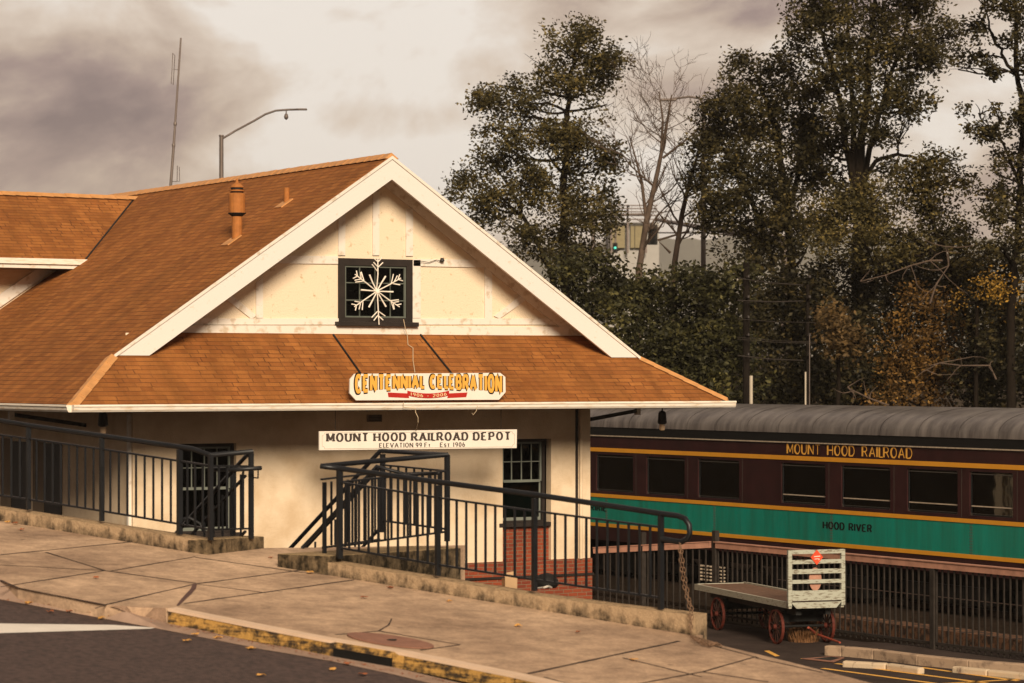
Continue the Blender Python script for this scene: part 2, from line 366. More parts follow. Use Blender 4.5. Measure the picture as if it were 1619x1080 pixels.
M['inks'] = mat('sign_lettering', (.05, .035, .03), .7)
M['signw'] = mat('sign_white', (.74, .66, .57), .6, var=.05, scale=5)
M['signborder'] = mat('sign_border_grey', (.38, .32, .26), .6)
M['red'] = mat('banner_red', (.40, .018, .012), .55)
M['rwh'] = mat('emblem_pale', (.8, .55, .45), .55)
M['orange'] = mat('emblem_red', (.66, .07, .025), .5, var=.1)
M['cartp'] = mat('cart_green_grey_paint', (.36, .36, .29), .75, col2=(.15, .12, .085), thr=(.36, .50), scale=9, stretch=(1, 1, 4), detail=9)
M['cartd'] = mat('cart_worn_planks', (.15, .085, .055), .8, var=.45, scale=5, stretch=(8, 1, 1))
M['cartw'] = mat('cart_wheel_red', (.085, .015, .008), .7, var=.4, scale=8)
M['cartl'] = mat('cart_pale_edge', (.36, .34, .27), .7, col2=(.2, .17, .12), thr=(.34, .46), scale=9, stretch=(1, 1, 4))
M['cartw2'] = mat('draw_bar_red', (.27, .055, .03), .7, var=.3, scale=20)
M['spoke'] = mat('worn_spoke', (.05, .018, .012), .8, var=.3)
M['dark'] = mat('dark_iron', (.012, .011, .010), .7, var=.4)
M['rust'] = mat('rusty_flue', (.34, .125, .03), .75, var=.25, scale=8)
M['bark'] = mat('bark', (.014, .010, .007), .95, var=.5, scale=6, stretch=(3, 3, .6), bump=.6, spec=.05)
M['deadbark'] = mat('pale_dead_bark', (.085, .058, .042), .9, var=.35, scale=6)
M['bulb'] = mat('lamp_glass', (.75, .52, .32), .3, var=.05)
M['wire'] = mat('cream_cord', (.52, .40, .26), .7)
M['twine'] = mat('snowflake_rod', (.78, .70, .60), .5, var=.15, scale=15)
M['galv'] = mat('galvanised_metal', (.14, .11, .095), .5, metal=.3, var=.15)
M['hay'] = mat('dry_straw', (.15, .07, .028), .95, var=.5, scale=25)
M['leafy'] = mat('yellow_fallen_leaf', (.55, .28, .07), .8, var=.3)
M['leafr'] = mat('red_brown_fallen_leaf', (.26, .08, .03), .8, var=.3)
M['tan'] = mat('tan_cardboard', (.55, .35, .19), .85)
M['cover'] = mat('rusty_cover_plate', (.24, .115, .075), .8, var=.25, scale=6, bump=.3)
M['pole'] = mat('dark_wood_pole', (.012, .009, .007), .95, var=.4, spec=.05)
M['pale'] = mat('pale_pole', (.42, .36, .28), .7)
M['bld'] = mat('far_building_wall', (.33, .31, .285), .8, var=.05)
M['bldw'] = mat('far_building_panel', (.22, .18, .10), .7)
M['blue'] = mat('sign_blue', (.05, .12, .30), .5)
M['hill'] = mat('wooded_hill', (.07, .07, .055), .95, var=.5, scale=.008, bump=.0)
M['bank'] = mat('leaf_litter_bank', (.035, .024, .014), .95, var=.6, scale=1.2, bump=.6, bscale=3)
M['int'] = mat('unlit_interior_backing', (.004, .0048, .0045), .8)
M['inner_panel'] = mat('coach_inner_panel', (.20, .155, .10), .8)

def glass_mat(name, tint, refl=.10):
    m = bpy.data.materials.new(name); m.use_nodes = True; nt = m.node_tree; N = nt.nodes; L = nt.links
    for n in list(N): N.remove(n)
    o = N.new('ShaderNodeOutputMaterial'); t = N.new('ShaderNodeBsdfTransparent'); t.inputs[0].default_value = (*tint, 1)
    g = N.new('ShaderNodeBsdfGlossy'); g.inputs['Roughness'].default_value = .03; g.inputs[0].default_value = (1, 1, 1, 1)
    nz = N.new('ShaderNodeTexNoise'); nz.inputs['Scale'].default_value = 1.5
    gm = N.new('ShaderNodeNewGeometry'); L.new(gm.outputs['Position'], nz.inputs[0])
    b = N.new('ShaderNodeBump'); b.inputs['Strength'].default_value = .08; b.inputs['Distance'].default_value = .05
    L.new(nz.outputs[0], b.inputs['Height']); L.new(b.outputs[0], g.inputs['Normal'])
    fr = N.new('ShaderNodeFresnel'); fr.inputs[0].default_value = 1.5
    ad = N.new('ShaderNodeMath'); ad.operation = 'ADD'; ad.inputs[1].default_value = refl; L.new(fr.outputs[0], ad.inputs[0])
    mx = N.new('ShaderNodeMixShader'); L.new(ad.outputs[0], mx.inputs[0]); L.new(t.outputs[0], mx.inputs[1]); L.new(g.outputs[0], mx.inputs[2])
    L.new(mx.outputs[0], o.inputs[0]); return m
M['glass'] = glass_mat('window_glass', (.35, .36, .33), -.03)
M['cglass'] = glass_mat('coach_window_glass', (.42, .44, .42), -.01)

def leaf_mat(name, cols, trans=.25):
    m = bpy.data.materials.new(name); m.use_nodes = True; nt = m.node_tree; N = nt.nodes; L = nt.links
    p = N['Principled BSDF']; p.inputs['Roughness'].default_value = .6; p.inputs['Specular IOR Level'].default_value = .18
    g = N.new('ShaderNodeNewGeometry'); cr = N.new('ShaderNodeValToRGB'); E = cr.color_ramp.elements
    E[0].position = 0; E[0].color = (*cols[0], 1); E[1].position = 1; E[1].color = (*cols[-1], 1)
    for i, c in enumerate(cols[1:-1]):
        e = E.new((i + 1) / (len(cols) - 1)); e.color = (*c, 1)
    # clump-scale variation + leaf-scale variation
    nz = N.new('ShaderNodeTexNoise'); nz.inputs['Scale'].default_value = 1.1; nz.inputs['Detail'].default_value = 5
    L.new(g.outputs['Position'], nz.inputs[0])
    a = N.new('ShaderNodeMath'); a.operation = 'MULTIPLY_ADD'; a.inputs[1].default_value = .55
    L.new(g.outputs['Random Per Island'], a.inputs[0])
    b = N.new('ShaderNodeMapRange'); b.inputs['From Min'].default_value = .3; b.inputs['From Max'].default_value = .7
    b.inputs['To Min'].default_value = 0; b.inputs['To Max'].default_value = .45; L.new(nz.outputs[0], b.inputs['Value'])
    L.new(b.outputs[0], a.inputs[2]); L.new(a.outputs[0], cr.inputs[0]); L.new(cr.outputs[0], p.inputs['Base Color'])
    t = N.new('ShaderNodeBsdfTranslucent'); L.new(cr.outputs[0], t.inputs[0])
    mx = N.new('ShaderNodeMixShader'); mx.inputs[0].default_value = trans
    L.new(p.outputs[0], mx.inputs[1]); L.new(t.outputs[0], mx.inputs[2]); L.new(mx.outputs[0], N['Material Output'].inputs[0])
    return m
M['lf_dark'] = leaf_mat('dark_olive_leaves', [(.008, .007, .003), (.024, .020, .008), (.062, .049, .017), (.21, .155, .05)])
M['lf_olive'] = leaf_mat('olive_leaves', [(.011, .009, .004), (.036, .030, .011), (.10, .078, .026), (.27, .195, .062)])
M['lf_shrub'] = leaf_mat('shrub_leaves', [(.008, .0075, .004), (.022, .021, .009), (.060, .056, .020), (.19, .16, .052)])
M['lf_orange'] = leaf_mat('autumn_leaves', [(.03, .02, .008), (.10, .055, .017), (.22, .115, .03), (.42, .24, .06)])
M['lf_deep'] = leaf_mat('shade_darkened_leaves', [(.005, .0045, .0025), (.013, .011, .005), (.033, .027, .010), (.14, .10, .034)], .15)  # leaf colour darkened to stand in for deep shade in the undergrowth
M['lf_tan'] = leaf_mat('tan_leaves', [(.03, .02, .01), (.09, .055, .02), (.2, .12, .045)])
M['lf_yellow'] = leaf_mat('yellow_leaves', [(.12, .07, .02), (.3, .17, .03), (.5, .27, .035)])

# sidewalk: concrete with tooled joints laid out in pavement coordinates
def sidewalk_mat():
    m = bpy.data.materials.new('sidewalk_concrete'); m.use_nodes = True; nt = m.node_tree; N = nt.nodes; L = nt.links
    p = N['Principled BSDF']; p.inputs['Roughness'].default_value = .9; p.inputs['Specular IOR Level'].default_value = .25
    g = N.new('ShaderNodeNewGeometry')
    n1 = N.new('ShaderNodeTexNoise'); n1.inputs['Scale'].default_value = .55; n1.inputs['Detail'].default_value = 8; n1.inputs['Roughness'].default_value = .65
    L.new(g.outputs['Position'], n1.inputs[0])
    cr = N.new('ShaderNodeValToRGB'); E = cr.color_ramp.elements
    E[0].position = .36; E[0].color = (.30, .195, .125, 1); E[1].position = .64; E[1].color = (.58, .395, .255, 1)
    L.new(n1.outputs[0], cr.inputs[0])
    n2 = N.new('ShaderNodeTexNoise'); n2.inputs['Scale'].default_value = 30; n2.inputs['Detail'].default_value = 4; L.new(g.outputs['Position'], n2.inputs[0])
    r = N.new('ShaderNodeMapRange'); r.inputs['To Min'].default_value = .66; r.inputs['To Max'].default_value = 1.34; L.new(n2.outputs[0], r.inputs['Value'])
    # dark spots: gum, leaf stains
    vo = N.new('ShaderNodeTexVoronoi'); vo.inputs['Scale'].default_value = 1.5; L.new(g.outputs['Position'], vo.inputs['Vector'])
    vr = N.new('ShaderNodeMapRange'); vr.inputs['From Min'].default_value = .035; vr.inputs['From Max'].default_value = .07; vr.inputs['To Min'].default_value = .55; vr.inputs['To Max'].default_value = 1; L.new(vo.outputs['Distance'], vr.inputs['Value'])
    n5 = N.new('ShaderNodeTexNoise'); n5.inputs['Scale'].default_value = 4.5; n5.inputs['Detail'].default_value = 9; n5.inputs['Roughness'].default_value = .75; L.new(g.outputs['Position'], n5.inputs[0])
    r5 = N.new('ShaderNodeMapRange'); r5.inputs['From Min'].default_value = .3; r5.inputs['From Max'].default_value = .6; r5.inputs['To Min'].default_value = .58; r5.inputs['To Max'].default_value = 1.06; L.new(n5.outputs[0], r5.inputs['Value'])
    q1 = N.new('ShaderNodeMath'); q1.operation = 'MULTIPLY'; L.new(r.outputs[0], q1.inputs[0]); L.new(vr.outputs[0], q1.inputs[1])
    q2 = N.new('ShaderNodeMath'); q2.operation = 'MULTIPLY'; L.new(q1.outputs[0], q2.inputs[0]); L.new(r5.outputs[0], q2.inputs[1]); r = q2
    s = N.new('ShaderNodeVectorMath'); s.operation = 'SCALE'; L.new(cr.outputs[0], s.inputs[0]); L.new(r.outputs[0], s.inputs['Scale'])
    L.new(s.outputs[0], p.inputs['Base Color'])
    b = N.new('ShaderNodeBump'); b.inputs['Strength'].default_value = .3; b.inputs['Distance'].default_value = .01
    L.new(n2.outputs[0], b.inputs['Height']); L.new(b.outputs[0], p.inputs['Normal'])
    return m
M['side'] = sidewalk_mat()
M['joint'] = mat('sidewalk_joint', (.045, .028, .02), .95, var=.3)
M['curbtop'] = mat('pale_curb_top', (.60, .43, .30), .85, var=.12, scale=3)

random.seed(7); rng = np.random.default_rng(11)

# ------------------------------------------------------------------ ground, road, sidewalk
g = MB(); g.quad((-5000, -400, GZ - .06), (6600, -400, GZ - .06), (6600, 6300, GZ - .06), (-5000, 6300, GZ - .06))
tag(g.build('ground', M['dirt']), kind='structure')
lot = MB(); lot.quad((12, 10, GZ), (46, 10, GZ), (32.2, 34.0, GZ), (29.75, 37.4, GZ), (29.75, 44.6, GZ), (12, 44.6, GZ))
tag(lot.build('parking_lot', M['lot']), kind='structure')
tb = MB(); tb.prism([(31.6, 0, GZ - .05), (44, 0, GZ - .05), (44, 140, GZ - .05), (31.6, 140, GZ - .05)], (0, 0, .06))
tag(tb.build('track_bed', M['dirt']), kind='structure')
pf = MB(); pf.prism([(31.0, 0, GZ - .05), (31.55, 0, GZ - .05), (31.55, 42, GZ - .05), (31.0, 42, GZ - .05)], (0, 0, .24))
M['edge'] = mat('platform_edging', (.17, .08, .04), .9, col2=(.03, .018, .012), thr=(.42, .58), scale=7, bump=.5)
tag(pf.build('platform_edge', M['edge']), kind='structure')

# curb lines: pixel points on the curb top / asphalt edge
top_pts = [sw(265, 961.5), sw(511, 1010), sw(641, 1032.5), sw(815, 1067.5), sw(905, 1088)]
dirc = (top_pts[-1] - top_pts[-2]); dirc = dirc / np.linalg.norm(dirc)
top_pts.append(top_pts[-1] + dirc * 14)
DR = .152
rl = [sw(0, 917), sw(28, 929), sw(166, 956), sw(220, 960.5), top_pts[0]]
upl = rl[0] + D1 * 22
back_u = [swuv(26, -.02), swuv(3.2, -.02), swuv(3.0, 2.2)]
# sidewalk top polygon: street edge then right edge then building edge
edge_r = [sw(1100, 1007), sw(1135, 1019), sw(1250, 1047), sw(1370, 1078)]
er = edge_r[-1] - edge_r[-2]; er = er / np.linalg.norm(er)
edge_r.append(edge_r[-1] + er * 3 - D1 * 1.5); edge_r.append(top_pts[-1] + D2 * 2.5)
landing = [swuv(3.4, .05), sw(330, 868), sw(418, 866.5), sw(520, 865.5), sw(600, 864), sw(735, 862), swuv(1.75, .1)]
poly = [upl] + rl + top_pts[1:] + edge_r[::-1] + [swuv(-3.35, .12)] + landing[::-1] + [swuv(28, .05)]
s_ = MB(); n = len(poly)
s_.add(poly + [V(p[0], p[1], GZ - .3) for p in poly], [tuple(range(n))] + [(i, n + i, n + (i + 1) % n, (i + 1) % n) for i in range(n)])
side = s_.build('sidewalk', M['side']); tag(side, kind='structure')
# joints
jm = MB()
def joint(a, b, w=.028):
    A, B = sw(*a, .004), sw(*b, .004); d = B - A; L_ = np.linalg.norm(d); k = max(2, int(L_ / .25)); d = d / L_; nn = np.cross(NS, d)
    ps = []
    for i in range(k + 1):
        t = i / k; ww = w * random.uniform(.35, .65)
        c = A + (B - A) * t + nn * random.uniform(-.004, .004); ps.append((c - nn * ww, c + nn * ww))
    for i in range(k): jm.quad(ps[i][0], ps[i + 1][0], ps[i + 1][1], ps[i][1])
for a, b, w in [((0, 877), (215, 856), .03), ((73, 873), (166, 902), .028), ((0, 893), (166, 902), .022), ((0, 928), (166, 902), .026),
             ((166, 902), (309, 922), .028), ((176, 902.5), (309, 880), .026), ((309, 881), (478, 905), .03), ((309, 923), (478, 901), .028), ((166, 956), (309, 923), .026),
             ((309, 923), (420, 937), .026), ((291, 954), (560, 916.6), .03), ((478, 905), (520, 909), .02), ((0, 917), (28, 929), .028), ((28, 929), (166, 956), .028), ((150, 962), (170, 955), .02),
             ((835, 1065), (1074, 1013.5), .036), ((1110, 1016), (1200, 1040), .026), ((985, 1040), (1110, 1070), .024), ((1195, 1038), (1110, 1062), .028), ((1300, 1063), (1195, 1040), .028), ((1110, 1062), (960, 1090), .028), ((1215, 1078), (1110, 1062), .024), ((860, 1070), (930, 1090), .02),
             ((530, 1003.5), (600, 997.5), .022), ((600, 997.5), (727, 1019), .026), ((727, 1019), (665, 1028), .022), ((600, 997), (615, 988), .02), ((615, 988), (619, 978), .016)]:
    joint(a, b, w)
tag(jm.build('sidewalk_joints', M['joint']), kind='structure')
# dark stained crack near the ramp
st = MB(); pts = [(308, 923), (306, 930), (299, 938), (290, 947), (281, 957)]; w_ = [3.5, 4, 4.2, 3.6, 2]
for i in range(4):
    a, b = pts[i], pts[i + 1]
    st.quad(sw(a[0] - w_[i], a[1], .008), sw(a[0] + w_[i], a[1], .008), sw(b[0] + w_[i + 1], b[1], .008), sw(b[0] - w_[i + 1], b[1], .008))
M['stain'] = mat('pavement_stain', (.10, .052, .042), .9, var=.3)
tag(st.build('sidewalk_stain', M['stain']), kind='structure')
# road surface and gutter pan
ae = [sw(0, 948, -DR), sw(62, 958, -DR), sw(166, 979, -DR), sw(242, 993, -DR), sw(415, 1027, -DR), sw(553, 1051, -DR), sw(700, 1085, -DR)]
ae.append(ae[-1] + dirc * 16); ae.insert(0, ae[0] + D1 * 26)
rd = MB(); far = [p - D2 * 16 for p in ae]
for i in range(len(ae) - 1): rd.quad(ae[i], far[i], far[i + 1], ae[i + 1])
rd.prism([ae[0] + V(0, 0, -.02), far[0] + V(0, 0, -.02), far[-1] + V(0, 0, -.02), ae[-1] + V(0, 0, -.02)], (0, 0, -1.8))
tag(rd.build('road', M['asph']), kind='structure')
gp = MB()
inner = [upl, sw(0, 917), sw(166, 956), sw(196, 966, -.05), sw(264, 985, -DR), sw(415, 1018, -DR), sw(522, 1034.5, -DR), sw(633, 1058, -DR), sw(725, 1080, -DR)]
inner.append(inner[-1] + dirc * 16)
k0 = [ae[0], ae[1], ae[3], ae[4], ae[4] + (ae[5] - ae[4]) * .12, ae[5], ae[5] + (ae[6] - ae[5]) * .8, ae[6] + (ae[7] - ae[6]) * .45, ae[7], ae[8]]
for i in range(len(inner) - 1): gp.quad(inner[i] + UP * .004, k0[i] + UP * .004, k0[i + 1] + UP * .004, inner[i + 1] + UP * .004)
tag(gp.build('gutter_pan', M['gutpan']), kind='structure')
wl = MB(); wl.quad(sw(-60, 985, -DR + .005), sw(-60, 1001, -DR + .005), sw(0, 1001, -DR + .005), sw(238, 994, -DR + .005), sw(246, 992.5, -DR + .005), sw(180, 988, -DR + .005))
tag(wl.build('stop_line', M['wline']), kind='structure')
# kerb: yellow painted face blocks, plain return piece, pale top arris
kr = empty('street_kerb', sw(400, 990), 'street kerb with worn yellow painted face and pale top edge beside the asphalt road', 'kerb')
def kerb_piece(name, a, b, m, h=DR, gap=.0, z0=-.16, th=.14):
    A, B = np.asarray(a), np.asarray(b); d = (B - A); d = d / np.linalg.norm(d); out = -D2
    A = A + d * gap; B = B - d * gap
    q = MB(); kk = 9
    for i in range(kk):
        p, r = A + (B - A) * i / kk, A + (B - A) * (i + 1) / kk
        j0, j1 = random.uniform(-.004, .004), random.uniform(-.004, .004)
        q.prism([p + out * (.012), r + out * (.012), r + out * .035 - UP * h, p + out * .035 - UP * h], D2 * .1)
    return q.build(name, m, kr)
seg = [sw(267, 962.5), sw(511, 1010.5), sw(530, 1014), sw(622, 1030), sw(641, 1033), sw(815, 1068), sw(905, 1088)]
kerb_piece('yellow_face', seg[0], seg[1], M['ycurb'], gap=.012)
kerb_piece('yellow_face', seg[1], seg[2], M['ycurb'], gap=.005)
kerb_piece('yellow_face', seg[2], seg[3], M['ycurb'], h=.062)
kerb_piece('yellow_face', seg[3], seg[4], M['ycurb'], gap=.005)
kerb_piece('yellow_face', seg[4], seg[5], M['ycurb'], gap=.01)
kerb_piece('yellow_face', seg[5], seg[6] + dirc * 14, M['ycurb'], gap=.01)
q = MB(); a, b = seg[2] - UP * .063 - D2 * .036, seg[3] - UP * .063 - D2 * .036
q.prism([a, b, b - UP * .087, a - UP * .087], D2 * .02); q.build('inlet_dark_strip', M['ink'], kr)  # solid black strip standing in for the dark inside the inlet
q = MB(); A = sw(180, 962); 
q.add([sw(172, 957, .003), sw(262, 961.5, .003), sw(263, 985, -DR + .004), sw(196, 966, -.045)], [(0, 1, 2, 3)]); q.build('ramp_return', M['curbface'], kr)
q = MB(); tp = [seg[0]] + [sw(390, 987), sw(511, 1010.5), sw(641, 1033), sw(815, 1068)] + [sw(905, 1088) + dirc * 14]
for i in range(len(tp) - 1):
    q.prism([tp[i] - D2 * .02 + UP * .006, tp[i + 1] - D2 * .02 + UP * .006, tp[i + 1] + D2 * .13 + UP * .006, tp[i] + D2 * .13 + UP * .006], -UP * .03)
q.build('kerb_top', M['curbtop'], kr)
# small leaf litter and grit gathered along the gutter
lt = MB()
for i in range(420):
    t = random.random(); k = random.choice([0, 1, 2, 3]); a, b = [sw(-40, 925, -.02), sw(264, 987, -DR)][0:2] if k == 0 else (sw(264, 987, -DR), sw(720, 1081, -DR))
    p = lerp(a, b, t) - D2 * abs(random.gauss(.03, .06 if k else .12)); r0 = random.uniform(.005, .018); ph = random.uniform(0, 6)
    p = p + NS * (((P0 - UP * DR) - p) @ NS + .008 + (.0 if k else .03))
    lt.add([p + V(math.cos(ph + j * 1.57) * r0 * (1 if j % 2 else .6), math.sin(ph + j * 1.57) * r0 * (1 if j % 2 else .6), random.uniform(0, .008)) for j in range(4)], [(0, 1, 2, 3)])
tag(lt.build('leaf_litter', M['leafr']), kind='stuff')
# utility cover
cv = MB(); cc = sw(617, 1013.5, .006)
ring = [cc + D1 * math.cos(t) * .50 - D2 * 0 + D2 * math.sin(t) * .27 for t in np.linspace(0, 2 * math.pi, 28, endpoint=False)]
cv.prism(ring, UP * .012)
tag(cv.build('utility_cover', M['cover']), 'rusty reddish utility cover set flush in the sidewalk above the storm inlet', 'utility cover')
q = MB(); q.lathe(cc + UP * .013 + D1 * -.02, [(.05, 0), (.05, .006)], 12); q.build('lift_hole', M['dark'], bpy.data.objects['utility_cover'])

# ------------------------------------------------------------------ low concrete walls carrying the railings
def lowwall(name, label, tf, tb_, bf, bottom=GZ - .1):
    """tf: front top pixels, tb_: back top pixels, bf: front bottom pixels (all (x,y) with street depth)"""
    q = MB()
    F_ = [atZ(x, y, Zst(x)) for x, y in tf]; B_ = [atZ(x, y, Zst(x) * 1.0095) for x, y in tb_]; G_ = [atZ(x, y, Zst(x)) for x, y in bf]
    B_ = [V(f[0], f[1], 0) + D2 * .27 * V(1, 1, 0) + V(0, 0, f[2] + .004) for f in F_]
    n = len(F_)
    for i in range(n - 1):
        q.quad(F_[i], F_[i + 1], B_[i + 1], B_[i])
        q.quad(F_[i], G_[i] - UP * .15, G_[i + 1] - UP * .15, F_[i + 1])
        lo0 = V(B_[i][0], B_[i][1], bottom); lo1 = V(B_[i + 1][0], B_[i + 1][1], bottom); q.quad(B_[i], B_[i + 1], lo1, lo0)
    for e in (0, n - 1):
        q.quad(F_[e], B_[e], V(B_[e][0], B_[e][1], bottom), V(F_[e][0], F_[e][1], bottom))
        
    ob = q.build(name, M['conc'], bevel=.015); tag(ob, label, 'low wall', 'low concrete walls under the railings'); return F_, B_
wall_f = {}
tf = [(475, 882), (560, 896), (700, 918), (840, 941), (960, 957), (1099, 973)]
bf = [(475, 905), (560, 920), (700, 943), (840, 968), (960, 990), (1099, 1014)]
R2F, R2B = lowwall('low_wall', 'long low concrete wall under the right railing, stained dark, ending at the hanging chain', tf, tf, bf)
tf = [(-900, 690), (-400, 745), (0, 805), (160, 830), (312, 853)]
bf = [(-900, 700), (-400, 762), (0, 824), (160, 850), (312, 880)]
R1F, R1B = lowwall('low_wall', 'low concrete wall under the left railing, with clean squared right end', tf, tf, bf)
def ZD2(x, x0, Z0): return Z0 * (3482 - x0) / (3482 - x)
def ZY(x, x0, Z0): return Z0 * (x0 + 1790) / (x + 1790)
Zl = Zst(312)
def stub(label, x0, Z0, x1, yt0, yt1, th=.28):
    q = MB(); a = atZ(x0, yt0, ZD2(x0, x0, Z0)); b = atZ(x1, yt1, ZD2(x1, x0, Z0)); h = V(D1[0], D1[1], 0); h = h / np.linalg.norm(h)
    q.prism([a, b, b + h * th, a + h * th], V(0, 0, GZ - .1) - V(0, 0, min(a[2], b[2])))
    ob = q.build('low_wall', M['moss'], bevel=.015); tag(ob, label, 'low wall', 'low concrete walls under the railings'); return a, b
stub('short mossy black-stained concrete stub wall beside the left stair post', 327, Zst(327), 418, 853, 848, .3)
stub('thick mossy concrete stub wall behind the right railing, dripping with dark stains', 520, Zst(520), 729, 879, 866, .75)

# ------------------------------------------------------------------ railings
RH = dict(hand=1.02, sub=.86, low=.095)
bal_me = None
def baluster_obj(parent, base, h=.765, r=.011, nm='baluster', m=None, store={}):
    key = (round(h, 3), r, nm)
    if key not in store:
        q = MB(); q.box(-r, r, -r, r, 0, h); o = q.build(nm, m or M['black'], parent)
        store[key] = o.data; place(o, base, parent); return o
    o = bpy.data.objects.new(nm, store[key]); COL.objects.link(o); place(o, base, parent); return o
def post_obj(parent, base, h, r=.026, nm='post'):
    q = MB(); q.box(base[0] - r, base[0] + r, base[1] - r, base[1] + r, base[2] - .03, base[2] + h); return q.build(nm, M['black'], parent)

def panel(parent, a, b, nb, sub=.86, low=.095):
    for nm, hh in (('upper_rail', sub), ('lower_rail', low)):
        q = MB(); q.bar(a + UP * hh, b + UP * hh, .035, .022); q.build(nm, M['black'], parent)
    for i in range(nb):
        p = lerp(a, b, (i + 1) / (nb + 1)); baluster_obj(parent, p + UP * low, sub - low)
# right railing R2 on its wall
def wallpt(x, y, off=.0115): return atZ(x, y, Zst(x) * 1.003)
R2 = empty('railing', wallpt(790, 925), 'long black sidewalk railing on the right, ending in a rounded loop with a chain', 'railing', 'black railings along the sidewalk')
pr2 = [wallpt(537, 879), wallpt(692, 906), wallpt(845, 930), wallpt(1045, 959)]
for i, p in enumerate(pr2):
    post_obj(R2, p, 1.0, .030 if i == 0 else .026)
tops = [atZ(507, 737, Zst(507)), atZ(540, 741, Zst(540) * 1.003), atZ(692, 762, Zst(692) * 1.003), atZ(845, 782, Zst(845) * 1.003), atZ(960, 799, Zst(960) * 1.003), atZ(1045, 812, Zst(1045) * 1.003), atZ(1072, 815.5, Zst(1072) * 1.003), atZ(1083, 820, Zst(1080)), atZ(1089.5, 830, Zst(1085)), atZ(1090.5, 843, Zst(1090)), atZ(1087, 852, Zst(1085)), atZ(1077, 857, Zst(1075)), atZ(1062, 855, Zst(1065)), atZ(1046, 852, Zst(1045) * 1.003)]
q = MB(); q.tube(tops, .031, 12); q.build('handrail', M['black'], R2, smooth=True)
for i, nb in ((0, 9), (1, 9), (2, 11)): panel(R2, pr2[i], pr2[i + 1], nb)
# guard across the landing (runs away from the street), then along the stair
GR = empty('stair_railing', atZ(620, 860, Zst(535) * 1.03), 'black guard railing round the landing with handrails descending the stairs to the left', 'railing', 'black railings along the sidewalk')
Z0 = Zst(530)
g0 = atZ(536, 876, Z0 * 1.004); gE = atZ(707, 852, ZD2(707, 530, Z0)); Z1 = ZD2(707, 530, Z0)
gT = atZ(605, 838, ZY(605, 707, Z1)); Z2 = ZY(605, 707, Z1)
q = MB(); q.tube([atZ(508, 737, Zst(507)), atZ(560, 732, ZD2(560, 530, Z0)), atZ(707, 719, Z1)], .031, 10); q.build('handrail', M['black'], GR, smooth=True)
q = MB(); q.tube([atZ(707, 719, Z1), atZ(606, 713, Z2), atZ(601, 713, Z2), atZ(460, 866, ZY(460, 707, Z1)), atZ(380, 952, ZY(380, 707, Z1))], .029, 10); q.build('handrail', M['black'], GR, smooth=True)
for p, h in ((gE, 1.04), (gT, .98)): post_obj(GR, p, h, .027)
panel(GR, g0 + UP * 0.0, gE, 16, .84, .09)
panel(GR, gE, gT, 7, .84, .12)
# stair stringer rails
def slopepanel(par, xa, ya, xb, yb, Zf, dy_top, dy_low, nb):
    q = MB(); q.bar(atZ(xa, ya + dy_top, Zf(xa)), atZ(xb, yb + dy_top, Zf(xb)), .035, .024); q.build('upper_rail', M['black'], par)
    q = MB(); q.bar(atZ(xa, ya + dy_low, Zf(xa)), atZ(xb, yb + dy_low, Zf(xb)), .035, .024); q.build('lower_rail', M['black'], par)
    for i in range(nb):
        t = (i + .5) / nb; x = xa + (xb - xa) * t; y = ya + (yb - ya) * t
        p = atZ(x, y + dy_low, Zf(x)); baluster_obj(par, p, .765)
fz = lambda x: ZY(x, 707, Z1)
slopepanel(GR, 601, 713, 380, 952, fz, 26, 122, 14)
# second, lower wall-side handrail seen in front
q = MB(); q.tube([atZ(693, 748, Z1 * .995), atZ(640, 750, Z1 * .985), atZ(596, 737, Z1 * .985), atZ(497, 846, Z1 * 1.0), atZ(478, 866, Z1 * 1.005)], .024, 8); q.build('handrail', M['black'], GR, smooth=True)
# short outer panel at left of the first post
pO = atZ(513, 873, Z0 * 1.02); post_obj(GR, pO, .83, .02)
q = MB(); q.bar(atZ(508, 758, Z0 * 1.02), atZ(600, 747, Z0 * 1.05), .03, .022); q.build('upper_rail', M['black'], GR)
q = MB(); q.bar(atZ(510, 866, Z0 * 1.02), atZ(600, 853, Z0 * 1.05), .03, .022); q.build('lower_rail', M['black'], GR)
for i in range(6):
    x = 524 + i * 13; baluster_obj(GR, atZ(x, 864 - (x - 510) * .145, Z0 * (1.02 + (x - 508) / 92 * .03)), .76)
# left railing R1
R1 = empty('railing', wallpt(150, 818), 'long black sidewalk railing on the left side of the stair opening', 'railing', 'black railings along the sidewalk')
xs1 = [-680, -560, -440, -320, -198, -76, 45, 161, 284]
ys1 = [ -680 * .153 + 795, -560 * .153 + 795, -440 * .153 + 795, -320 * .153 + 795, -198 * .153 + 795, 783.5, 801.5, 820, 841]
pr1 = [wallpt(x, y) for x, y in zip(xs1, ys1)]
for i, p in enumerate(pr1): post_obj(R1, p, 1.0, .030 if i == 8 else .026)
hp = [atZ(x, y - 133.5 - x * .0 , Zst(x) * 1.003) for x, y in zip(xs1[:5], ys1[:5])] + [atZ(-76, 652, Zst(-76) * 1.003), atZ(45, 672.5, Zst(45) * 1.003), atZ(161, 689, Zst(161) * 1.003), atZ(284, 706.5, Zst(284) * 1.003), atZ(306, 710, Zst(306) * 1.003), atZ(330, 719, Zst(330) * 1.003), atZ(336, 719.5, ZD2(336, 330, Zst(330))), atZ(398, 714, ZD2(398, 330, Zst(330)))]
q = MB(); q.tube(hp, .031, 12); q.build('handrail', M['black'], R1, smooth=True)
for i in range(8): panel(R1, pr1[i], pr1[i + 1], 8)
Z3 = Zst(330); p0 = atZ(333, 850, Z3 * 1.0); p1 = atZ(397, 848, ZD2(397, 330, Z3)); Z4 = ZD2(397, 330, Z3)
for p, h in ((p0, 1.0), (p1, 1.03)): post_obj(R1, p, h, .026)
panel(R1, pr1[8], p0, 3); panel(R1, p0, p1, 4)
